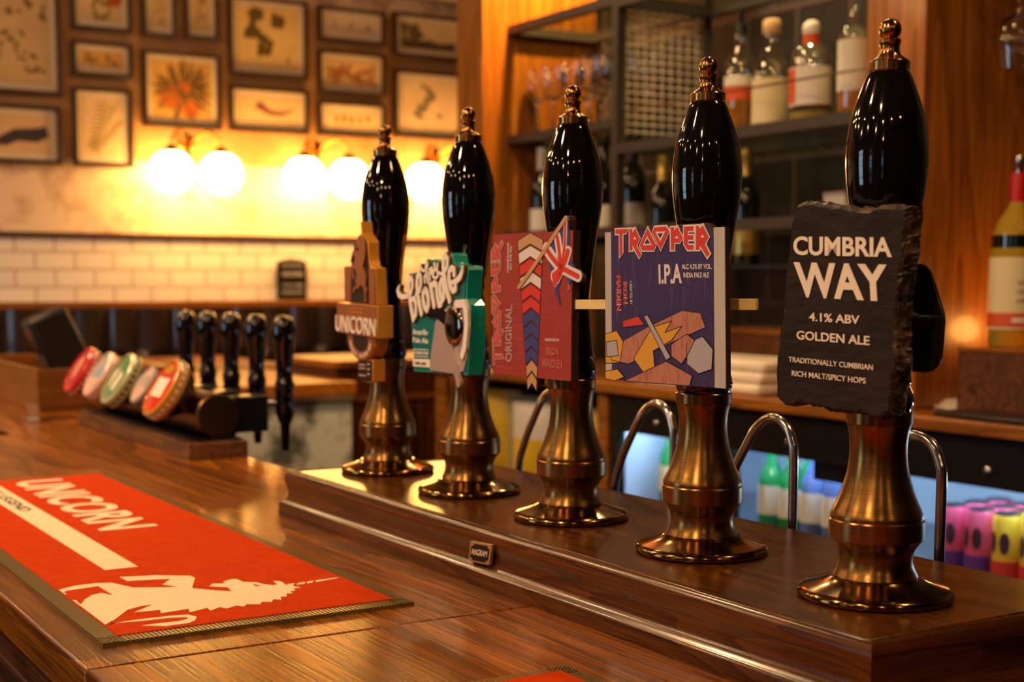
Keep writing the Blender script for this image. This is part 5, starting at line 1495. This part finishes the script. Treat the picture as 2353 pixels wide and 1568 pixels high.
# wine glasses on the shelf
GL = [(0.0, 0.0), (0.034, 0.0), (0.034, 0.0015), (0.012, 0.004), (0.0042, 0.012), (0.0038, 0.085), (0.008, 0.095), (0.024, 0.107), (0.035, 0.127), (0.038, 0.150), (0.036, 0.175), (0.0315, 0.205),
      (0.0303, 0.205), (0.0345, 0.175), (0.0365, 0.150), (0.0335, 0.128), (0.022, 0.109), (0.0, 0.099)]
gpos = [(2.36, 3.70), (2.36, 3.61), (2.36, 3.51), (2.36, 3.41), (2.36, 3.31), (2.45, 3.66), (2.45, 3.56), (2.45, 3.46), (2.45, 3.36), (2.45, 3.26), (2.54, 3.61), (2.54, 3.50), (2.54, 3.38)]
ords = ['first', 'second', 'third', 'fourth', 'fifth']
w0 = None
for k, (x, y) in enumerate(gpos):
    rowname = 'front' if x < 2.4 else ('middle' if x < 2.5 else 'rear')
    idx = [p for p in gpos if p[0] == x].index((x, y))
    lab = 'clear wine glass in the %s row on glass shelf, %s from the wooden pillar' % (rowname, ords[idx])
    if w0 is None:
        w0 = thing('wine_glass', lab, 'wine glass', (x, y, 0.705), 0, 'wine glasses on the glass shelf')
        mk('glass', G().lathe(GL, 28), M['glass'], w0, world=False, smooth=50)
    else:
        dup(w0, (x, y, 0.705), lab, 0, 'wine glasses on the glass shelf')

# spirit bottles
def bottle(name, lab, cat, loc, prof, gm, parts, group=None, rz=0, sq=1.0):
    t = thing(name, lab, cat, loc, rz, group)
    S = Matrix.Diagonal((sq, 1, 1, 1))
    mk('glass_body', G().lathe(prof, 32, Mx=S), gm, t, world=False, smooth=45)
    for (nm, pr, mm) in parts:
        mk(nm, G().lathe(pr, 32, Mx=S), mm, t, world=False, smooth=45)
    return t
clear = pane_mat('bottle_clear_glass', (0.88, 0.89, 0.80), 0.3)
amber_l = mat('amber_spirit', (0.85, 0.34, 0.03), 0.05, trans=0.35, ior=1.33)
pale_l = mat('pale_gold_spirit', (0.85, 0.62, 0.15), 0.05, trans=0.4, ior=1.33)
orange_lb = mat('orange_label', (0.70, 0.10, 0.02), 0.5)
cream_lb = mat('cream_label', (0.80, 0.70, 0.42), 0.6)
white_lb = mat('white_label', (0.78, 0.74, 0.64), 0.6)
cork = mat('cork_stopper', (0.62, 0.42, 0.20), 0.7)
red_cap = mat('red_capsule', (0.55, 0.02, 0.02), 0.35)
def band(r, z0, z1):
    return [(r - 0.001, z0), (r + 0.0012, z0), (r + 0.0012, z1), (r - 0.001, z1)]
SZ = 0.636
bottle('spirit_bottle', 'tall amber spirit bottle with an orange label band', 'bottle', (2.42, 2.826, SZ), [(0, 0), (0.036, 0), (0.039, 0.004), (0.039, 0.165), (0.034, 0.188), (0.017, 0.215), (0.0145, 0.25), (0, 0.25)], clear,
       [('spirit', [(0, 0.004), (0.0385, 0.004), (0.0385, 0.10), (0, 0.10)], amber_l), ('label', band(0.039, 0.085, 0.118), orange_lb), ('upper_label', band(0.039, 0.12, 0.145), white_lb), ('pourer', [(0.013, 0.25), (0.016, 0.25), (0.016, 0.275), (0.006, 0.28), (0.009, 0.31), (0, 0.312)], M['black'])])
bottle('spirit_bottle', 'round shouldered spirit bottle with cork stopper and cream label', 'bottle', (2.42, 2.708, SZ), [(0, 0), (0.043, 0), (0.046, 0.005), (0.046, 0.135), (0.040, 0.165), (0.020, 0.19), (0.0165, 0.235), (0, 0.235)], clear,
       [('spirit', [(0, 0.004), (0.0452, 0.004), (0.0452, 0.035), (0, 0.035)], amber_l), ('label', band(0.046, 0.015, 0.125), cream_lb), ('cork', [(0.0, 0.235), (0.0215, 0.236), (0.023, 0.243), (0.0225, 0.266), (0.017, 0.272), (0, 0.273)], cork)])
b3 = bottle('spirit_bottle', 'wide square gin bottle with red panel, white label and red neck', 'bottle', (2.42, 2.568, SZ), [(0, 0), (0.050, 0), (0.055, 0.006), (0.055, 0.155), (0.052, 0.17), (0.036, 0.188), (0.022, 0.195), (0.020, 0.215), (0, 0.215)], clear,
       [('spirit', [(0, 0.004), (0.0542, 0.004), (0.0542, 0.030), (0, 0.030)], pale_l), ('label', band(0.055, 0.045, 0.135), white_lb), ('neck_band', band(0.0208, 0.192, 0.214), orange_lb), ('cap', [(0, 0.215), (0.021, 0.215), (0.024, 0.225), (0.021, 0.240), (0.012, 0.247), (0, 0.249)], M['paper'])], sq=0.8)
g = G()
for k in range(7):
    a0, a1 = PI + 0.05 + 0.1 * k, PI + 0.05 + 0.1 * (k + 1)
    r = 0.0567
    g.add([(0.8 * r * math.cos(a0), r * math.sin(a0) * -1, 0.05), (0.8 * r * math.cos(a1), r * math.sin(a1) * -1, 0.05), (0.8 * r * math.cos(a1), r * math.sin(a1) * -1, 0.132), (0.8 * r * math.cos(a0), r * math.sin(a0) * -1, 0.132)], [(0, 1, 2, 3)])
mk('red_panel', g, orange_lb, b3, world=False)
bottle('spirit_bottle', 'slim spirit bottle against near pillar with a white label', 'bottle', (2.40, 2.405, SZ), [(0, 0), (0.034, 0), (0.036, 0.005), (0.036, 0.18), (0.028, 0.2), (0.013, 0.215), (0.0125, 0.28), (0, 0.28)], clear,
       [('spirit', [(0, 0.004), (0.0352, 0.004), (0.0352, 0.08), (0, 0.08)], amber_l), ('label', band(0.036, 0.06, 0.175), white_lb), ('cap', [(0, 0.28), (0.014, 0.28), (0.014, 0.31), (0, 0.31)], M['steel'])])
# wine bottles on the lower shelf
WP = [(0, 0), (0.034, 0), (0.037, 0.004), (0.037, 0.175), (0.033, 0.20), (0.017, 0.225), (0.0145, 0.24), (0.0145, 0.24), (0, 0.24)]
def wine(lab, loc, cap_m, label_m):
    return bottle('wine_bottle', lab, 'wine bottle', loc, WP, M['wine_black'], [('capsule', [(0, 0.232), (0.0155, 0.232), (0.0158, 0.30), (0.015, 0.302), (0, 0.302)], cap_m), ('label', band(0.037, 0.03, 0.115), label_m)], 'wine bottles on the lower shelf')
wine('dark wine bottle with white capsule and white label, beside the wooden pillar', (2.37, 3.685, 0.3655), M['paper'], white_lb)
wine('dark wine bottle with white label just before the steel post', (2.40, 3.40, 0.3655), M['wine_black'], white_lb)
wine('dark wine bottle with black capsule half behind the steel post', (2.40, 3.255, 0.3655), M['black'], M['print_grey'])
wine('dark wine bottle with gold foil, first of the gold foil row', (2.40, 3.12, 0.3005), M['foil'], M['black'])
wine('dark wine bottle with gold foil, second of the gold foil row', (2.42, 3.03, 0.3005), M['foil'], M['foil'])
wine('dark wine bottle with gold foil, third of the gold foil row', (2.43, 2.93, 0.3005), M['foil'], M['black'])
wine('dark wine bottle with gold foil, last of the gold foil row', (2.46, 2.84, 0.3005), M['foil'], M['foil'])
# pale cartons standing in the dark bay
for k, (y, z, x, h, lab) in enumerate(((2.49, 0.3005, 2.46, 0.165, 'small pale carton on the lower shelf beside the slate clip'), (2.33, 0.3005, 2.42, 0.18, 'wide pale carton on the lower shelf behind the slate clip'))):
    q = thing('carton', lab, 'carton', (x, y, z))
    mk('box', G().box(x - 0.03, y - (0.035 if k == 0 else 0.07), z, x + 0.03, y + (0.035 if k == 0 else 0.07), z + h), M['paper'], q, 0.002)
    mk('lid', G().box(x - 0.031, y - (0.036 if k == 0 else 0.071), z + h, x + 0.031, y + (0.036 if k == 0 else 0.071), z + h + 0.008), M['print_grey'], q)
# things on the worktop
t = thing('spice_tin', 'blue and white patterned tin standing between the two wooden clips', 'tin', (2.30, 2.98, CT))
mk('body', G().lathe([(0, 0), (0.055, 0), (0.055, 0.255), (0, 0.255)], 32, c=(2.30, 3.02, CT)), mat('blue_patterned_tin', (0.05, 0.07, 0.13), 0.3, vary=(55, (0.5, 0.48, 0.42), 0.5, 0.58)), t)
mk('lid', G().lathe([(0, 0.255), (0.056, 0.255), (0.056, 0.275), (0.03, 0.282), (0, 0.282)], 32, c=(2.30, 3.02, CT)), mat('tin_lid', (0.04, 0.045, 0.07), 0.3), t)
t = thing('towel_pile', 'pile of folded white bar towels on the back counter', 'towels', (2.3, 2.62, CT))
for k in range(3):
    z = CT + 0.026 * k
    mk('folded_towel', G().box(2.14 + 0.008 * k, 2.42, z, 2.36 - 0.005 * k, 2.84 - 0.02 * k, z + 0.0255), M['linen'], t, 0.009)
t = thing('cutlery_box', 'low brown wooden box on the back counter behind towels', 'box', (2.5, 2.62, CT))
mk('body', G().box(2.42, 2.30, CT, 2.58, 2.95, 0.125), M['dark_box_wood'], t, 0.003)
mk('lid', G().box(2.415, 2.295, 0.1255, 2.585, 2.955, 0.14), M['counter_wood'], t, 0.002)
t = thing('napkin_heap', 'loose heap of cream paper napkins on the back counter', 'napkins', (2.40, 2.14, CT))
for k in range(5):
    F = Matrix.Translation((2.31 + 0.02 * k, 1.99 - 0.012 * k, CT + 0.0035 + 0.0055 * k)) @ Matrix.Rotation(0.25 * k - 0.3, 4, 'Z')
    mk('napkin', G().box(-0.055, -0.055, -0.0025, 0.055, 0.055, 0.0028, F), M['linen'], t, 0.002)
t = thing('black_tray', 'flat black rubber tray at the edge of the back counter', 'tray', (2.24, 1.80, CT))
mk('tray', G().box(2.13, 1.55, CT, 2.235, 1.90, CT + 0.010), M['black'], t, 0.004)
t = thing('wooden_crate', 'dark grained wooden box under the yellow liqueur bottle', 'crate', (2.36, 1.75, CT))
mk('body', G().box(2.25, 1.45, CT, 2.48, 1.945, 0.122), M['dark_box_wood'], t, 0.003)
mk('top_edge', G().box(2.248, 1.448, 0.122, 2.482, 1.947, 0.131), M['counter_wood'], t, 0.002)
lq = mat('yellow_liqueur', (0.72, 0.50, 0.05), 0.06, trans=0.5, ior=1.33)
bt = bottle('liqueur_bottle', 'yellow liqueur bottle with red capsule and cream crest label', 'bottle', (2.345, 1.888, 0.131), [(0, 0), (0.046, 0), (0.050, 0.005), (0.050, 0.19), (0.047, 0.205), (0.046, 0.225), (0.038, 0.25), (0.020, 0.275), (0.016, 0.29), (0, 0.29)], lq,
       [('label', band(0.050, 0.035, 0.178), cream_lb), ('label_band', band(0.0512, 0.040, 0.068), orange_lb), ('shoulder_band', band(0.0475, 0.195, 0.222), M['wine_black']), ('capsule', [(0, 0.286), (0.0165, 0.286), (0.0175, 0.30), (0.0165, 0.345), (0.0, 0.346)], red_cap), ('stopper', [(0, 0.346), (0.008, 0.346), (0.008, 0.36), (0.011, 0.365), (0.009, 0.378), (0, 0.38)], M['steel'])])
g = G()
for k in range(20):
    a = PI + 0.62 + 0.04 * k
    r = 0.0532
    g.box(-0.0006, -0.0011, -0.005, 0.0006, 0.0011, 0.005 - 0.003 * (k % 3 == 1), Matrix.Translation((r * math.cos(a), r * math.sin(a), 0.054)) @ Matrix.Rotation(a, 4, 'Z'))
mk('label_marks', g, M['paper'], bt, world=False)
g = G()
for q in range(3):
    for k in range(9):
        a = PI + 0.78 + 0.5 * (k / 8)
        r = 0.0517
        g.box(-0.0005, -0.0012, -0.003 + 0.002 * ((k + q) % 3), 0.0005, 0.0012, 0.006, Matrix.Translation((r * math.cos(a), r * math.sin(a), 0.09 + 0.018 * q)) @ Matrix.Rotation(a, 4, 'Z'))
mk('crest', g, M['print_grey'], bt, world=False)
# hanging glass and its rack
t = thing('glass_rack', 'black steel hanging rack for stemmed glasses beside the near pillar', 'glass rack', (2.30, 1.80, 0.88))
mk('bars', G().tube([(2.285, 1.2, 0.87), (2.285, 1.98, 0.87)], 0.005, 8).tube([(2.325, 1.2, 0.87), (2.325, 1.98, 0.87)], 0.005, 8), M['black_metal'], t)
mk('hangers', G().tube([(2.305, 1.3, 0.87), (2.305, 1.3, CEIL)], 0.005, 8).tube([(2.305, 1.95, 0.87), (2.305, 1.95, CEIL)], 0.005, 8), M['black_metal'], t)
HG = [(r * 1.05, -z) for r, z in GL]
t = thing('wine_glass', 'single wine glass hanging upside down from the steel rack', 'wine glass', (2.305, 1.872, 0.878))
mk('glass', G().lathe(HG, 28, c=(2.305, 1.872, 0.878)), M['glass'], t, smooth=50)

# ------------------------------------------------------------------ bottle coolers under the back counter
t = thing('bottle_cooler', 'long black under-counter bottle cooler with lit glass doors', 'cooler', (2.4, 2.0, FLOOR))
CY0, CY1 = 0.95, 2.982
CZ0, CZ1 = FLOOR + 0.12, CT - 0.028
g = G().box(2.16, CY0, CZ0, 2.655, CY0 + 0.03, CZ1).box(2.16, CY1 - 0.012, CZ0, 2.655, CY1, CZ1).box(2.16, CY0, CZ1 - 0.03, 2.655, CY1, CZ1).box(2.16, CY0, CZ0, 2.655, CY1, CZ0 + 0.03)
g.box(2.16, CY0, FLOOR, 2.6, CY1, CZ0)
mk('cabinet', g, M['black'], t)
g = G().box(2.645, CY0 + 0.03, CZ0 + 0.03, 2.655, CY1 - 0.012, CZ1 - 0.03)
g.box(2.165, CY1 - 0.020, CZ0 + 0.03, 2.645, CY1 - 0.0125, CZ1 - 0.03)
g.box(2.165, CY0 + 0.031, CZ1 - 0.038, 2.645, CY1 - 0.021, CZ1 - 0.031)
mk('liner', g, M['cooler_in'], t)
for y0, y1 in ((0.985, 2.028), (2.032, 2.533), (2.537, 2.96)):
    mk('shelf', G().box(2.18, y0, -0.330, 2.64, y1, -0.324), M['steel'], t)
    mk('shelf', G().box(2.18, y0, -0.70, 2.64, y1, -0.694), M['steel'], t)
    mk('lamp_strip', G().box(2.185, y0 + 0.02, -0.075, 2.20, y1 - 0.02, -0.064), M['cooler_lamp'], t)
for k, (y0, y1) in enumerate(((1.46, 2.02), (2.045, 2.52), (2.545, 2.975))):
    zt, zb_ = CZ1 - 0.004, CZ0 + 0.02
    f = 0.046
    g = G().box(2.13, y0, zt - 0.094, 2.158, y1, zt).box(2.13, y0, zb_, 2.158, y1, zb_ + 0.06).box(2.13, y0, zb_ + 0.06, 2.158, y0 + f, zt - 0.094).box(2.13, y1 - f + 0.02, zb_ + 0.06, 2.158, y1, zt - 0.094)
    dr = mk('door', g, M['black'], t, 0.002)
    pa = mk('glass_pane', G().box(2.140, y0 + f, zb_ + 0.06, 2.144, y1 - f + 0.02, zt - 0.094), M['pane'], None)
    ym = (y0 + y1) / 2 + 0.02
    lk = mk('lock', G().lathe([(0, 0), (0.008, 0), (0.008, 0.004), (0.004, 0.006), (0, 0.006)], 18, Mx=Matrix.Translation((2.13, ym, -0.093)) @ Matrix.Rotation(-PI / 2, 4, 'Y')), M['steel'], None)
    for o in (pa, lk):
        o.parent = dr
        o.location = -Vector(t.location)

# cans and bottles in the coolers
def can(lab, loc, cols, group):
    q = thing('drink_can', lab, 'can', loc, 0, group)
    mk('body', G().lathe([(0, 0), (0.026, 0), (0.029, 0.006), (0.029, 0.128), (0.026, 0.138)], 28), cols[0], q, world=False)
    mk('lower_band', G().lathe(band(0.029, 0.012, 0.05), 28), cols[1], q, world=False)
    mk('lid', G().lathe([(0, 0.134), (0.024, 0.135), (0.026, 0.139), (0.026, 0.141), (0.0, 0.1385)], 28), M['chrome'], q, world=False)
    g = G()
    for a in (2.7, 3.6):
        pts = [(0.0296 * math.cos(a + 0.35 * q * math.cos(x * PI / 6)), 0.0296 * math.sin(a + 0.35 * q * math.cos(x * PI / 6)), 0.085 + 0.022 * q * math.sin(x * PI / 6)) for q in (1.0, 0.5) for x in range(12)]
        pts.append((0.0296 * math.cos(a), 0.0296 * math.sin(a), 0.085))
        g.add(pts, [(x, (x + 1) % 12, 12 + (x + 1) % 12, 12 + x) for x in range(12)] + [(12 + x, 12 + (x + 1) % 12, 24) for x in range(12)])
    mk('motif', g, cols[2], q, world=False)
    return q
m_pinkc = mat('magenta_can', (0.74, 0.11, 0.24), 0.3, coat=0.3)
m_purple = mat('purple_band', (0.12, 0.05, 0.30), 0.3)
m_yellow = mat('yellow_can', (0.85, 0.60, 0.05), 0.3, coat=0.3)
m_redc = mat('red_band', (0.62, 0.05, 0.04), 0.3)
m_dark = mat('dark_motif', (0.06, 0.03, 0.05), 0.3)
protoA = protoB = None
ordn = ['first', 'second', 'third', 'fourth', 'fifth', 'sixth']
for r_ in range(3):
    for k in range(6):
        x, y = 2.215 + 0.066 * r_, 1.93 - 0.066 * k - 0.02
        if y < 1.5:
            continue
        pink = k < 2
        rn = ('front', 'middle', 'rear')[r_]
        lab = '%s drink can in the %s row of the lit cooler, %s from its door frame' % ('magenta' if pink else 'yellow', rn, ordn[k])
        if pink:
            if protoA is None:
                protoA = can(lab, (x, y, -0.324), (m_pinkc, m_purple, m_dark), 'magenta cans in the cooler')
            else:
                dup(protoA, (x, y, -0.324), lab, 0, 'magenta cans in the cooler')
        else:
            if protoB is None:
                protoB = can(lab, (x, y, -0.324), (m_yellow, m_redc, m_dark), 'yellow cans in the cooler')
            else:
                dup(protoB, (x, y, -0.324), lab, 0, 'yellow cans in the cooler')
BB = [(0, 0), (0.028, 0), (0.031, 0.005), (0.031, 0.115), (0.026, 0.14), (0.0135, 0.168), (0.0125, 0.205), (0, 0.205)]
m_green_g = mat('green_bottle_glass', (0.03, 0.40, 0.12), 0.06, trans=0.35, coat=0.4)
m_brown_g = mat('brown_bottle_glass', (0.05, 0.018, 0.006), 0.06, coat=0.4)
m_blue_g = mat('blue_bottle_glass', (0.20, 0.32, 0.75), 0.06, trans=0.4, coat=0.4)
def beer(lab, loc, gm, lm, capm):
    b = bottle('beer_bottle', lab, 'bottle', loc, BB, gm, [('label', band(0.031, 0.045, 0.112), lm), ('cap', [(0, 0.203), (0.0145, 0.203), (0.0145, 0.209), (0.012, 0.213), (0, 0.213)], capm)], 'bottles in the lit coolers')
    return b
row = [('green glass bottle with white label, first in the middle cooler', 2.455, m_green_g, white_lb), ('green glass bottle with white label, second in the middle cooler', 2.385, m_green_g, white_lb), ('blue glass bottle with white label in the middle cooler', 2.315, m_blue_g, white_lb),
       ('clear blue bottle with round white label in the middle cooler', 2.245, m_blue_g, M['paper']), ('dark bottle with round white label beside the cooler door frame', 2.175, m_brown_g, M['paper']), ('dark bottle with white label tucked against the cooler door frame', 2.10, m_brown_g, white_lb)]
for k, (lab, y, gm, lm) in enumerate(row):
    beer(lab, (2.22, y, -0.324), gm, lm, M['chrome'])
for k, (lab, y, gm, lm) in enumerate((('green glass bottle in the second rank of the middle cooler', 2.42, m_green_g, white_lb), ('blue glass bottle in the second rank of the middle cooler', 2.30, m_blue_g, white_lb), ('brown glass bottle in the second rank of the middle cooler', 2.19, m_brown_g, M['paper']))):
    beer(lab, (2.31, y, -0.324), gm, lm, M['chrome'])
for k, (lab, y, gm, lm) in enumerate((('dark bottle with purple cap in the far cooler', 2.79, m_brown_g, cream_lb), ('green bottle with pink label in the far cooler', 2.72, m_green_g, m_pink), ('green bottle with cream label in the far cooler', 2.86, m_green_g, cream_lb))):
    beer(lab, (2.24, y, -0.324), gm, lm, m_purple if k == 0 else M['foil'])
q = thing('shelf_label', 'black strip label hanging in the top of the middle cooler', 'label', (2.20, 2.18, -0.17))
mk('strip', G().box(2.165, 2.10, -0.172, 2.170, 2.26, -0.130), M['black'], q)

# crisp packets on the open shelf
def packet(lab, loc, w, h, m1, m2, rz):
    q = thing('crisp_packet', lab, 'packet', loc, rz, 'crisp packets under the back counter')
    n = 14
    def sheet(sgn, z0, z1):
        vs, fs = [], []
        for j in range(n + 1):
            for i in range(n + 1):
                u, v = i / n, z0 + (z1 - z0) * j / n
                bul = (math.sin(PI * u) ** 0.6) * (math.sin(PI * min(max(v, 0.04), 0.96)) ** 0.5) * 0.035
                vs.append(((u - 0.5) * w, sgn * bul + R.uniform(-0.001, 0.001), v * h))
        for j in range(n):
            for i in range(n):
                a = j * (n + 1) + i
                fs.append((a, a + 1, a + n + 2, a + n + 1))
        return vs, fs
    g = G()
    for s in (-1, 1):
        g.add(*sheet(s, 0, 0.55))
    mk('bag', g, m1, q, world=False)
    g = G()
    for s in (-1, 1):
        g.add(*sheet(s, 0.55, 1.0))
    mk('upper_panel', g, m2, q, world=False)
    return q
m_yb = mat('yellow_foil_bag', (0.75, 0.50, 0.03), 0.3)
m_wb = mat('white_foil_bag', (0.72, 0.68, 0.66), 0.3)
m_gb = mat('grey_green_bag', (0.35, 0.36, 0.24), 0.35)
packet('yellow crisp packet on the open shelf, beside the wooden stile', (2.24, 3.74, -0.325), 0.19, 0.25, m_yb, m_yb, -1.2)
packet('grey green crisp packet standing between yellow and white packets', (2.26, 3.58, -0.325), 0.18, 0.24, m_gb, m_gb, -1.3)
packet('white and yellow crisp packet nearest the steel swan neck', (2.21, 3.44, -0.325), 0.19, 0.23, m_yb, m_wb, -1.1)
packet('white crisp packet behind the crimson clip pump', (2.24, 3.24, -0.325), 0.19, 0.23, m_wb, m_yb, -1.25)

# pieces of parts go one level down
DEEP = {'raised_panel': 'door', 'rim_marks': 'rim', 'crest': 'face', 'band': 'face', 'ring': 'face', 'panel': 'face', 'wave': 'face', 'title': 'title_outline', 'title_counters': 'title_outline',
        'title_gaps': 'title_outline', 'flag_white': 'flag', 'flag_red': 'flag', 'pole_tip': 'flag_pole', 'band_name': 'band_name_outline', 'chalk_marks': 'board', 'screen': 'body', 'keypad': 'body',
        'horse_emblem': 'recess', 'gallery': 'arm', 'globe': 'arm', 'roundel_ring': 'roundel', 'roundel_recess': 'roundel', 'plaque_face': 'plaque', 'tab_face': 'strength_tab', 'small_print': 'strength_tab',
        'script_lettering': 'script_outline', 'drawing': 'print', 'red_bloom': 'print', 'orange_polyp': 'print', 'black_field': 'maker_badge', 'slogan': 'stripe', 'unicorn_eye': 'unicorn_emblem',
        'label_band': 'label', 'label_marks': 'label', 'red_panel': 'label', 'cladding_lip': 'zinc_cladding'}
for root in [o for o in bpy.data.objects if 'category' in o]:
    kids = sorted(root.children, key=lambda o: o.name)
    seen = {}
    for c in kids:
        b = c.name.split('.')[0]
        if b in DEEP or (b == 'crest' and root.name.startswith('liqueur')):
            want = 'label' if root.name.startswith('liqueur') and b == 'crest' else DEEP[b]
            ps = [p for p in kids if p.name.split('.')[0] == want]
            if not ps:
                continue
            k = seen.get(b, 0)
            seen[b] = k + 1
            c.parent = ps[min(k, len(ps) - 1)]
for o in list(bpy.data.objects):
    if '_inv' in o:
        del o['_inv']
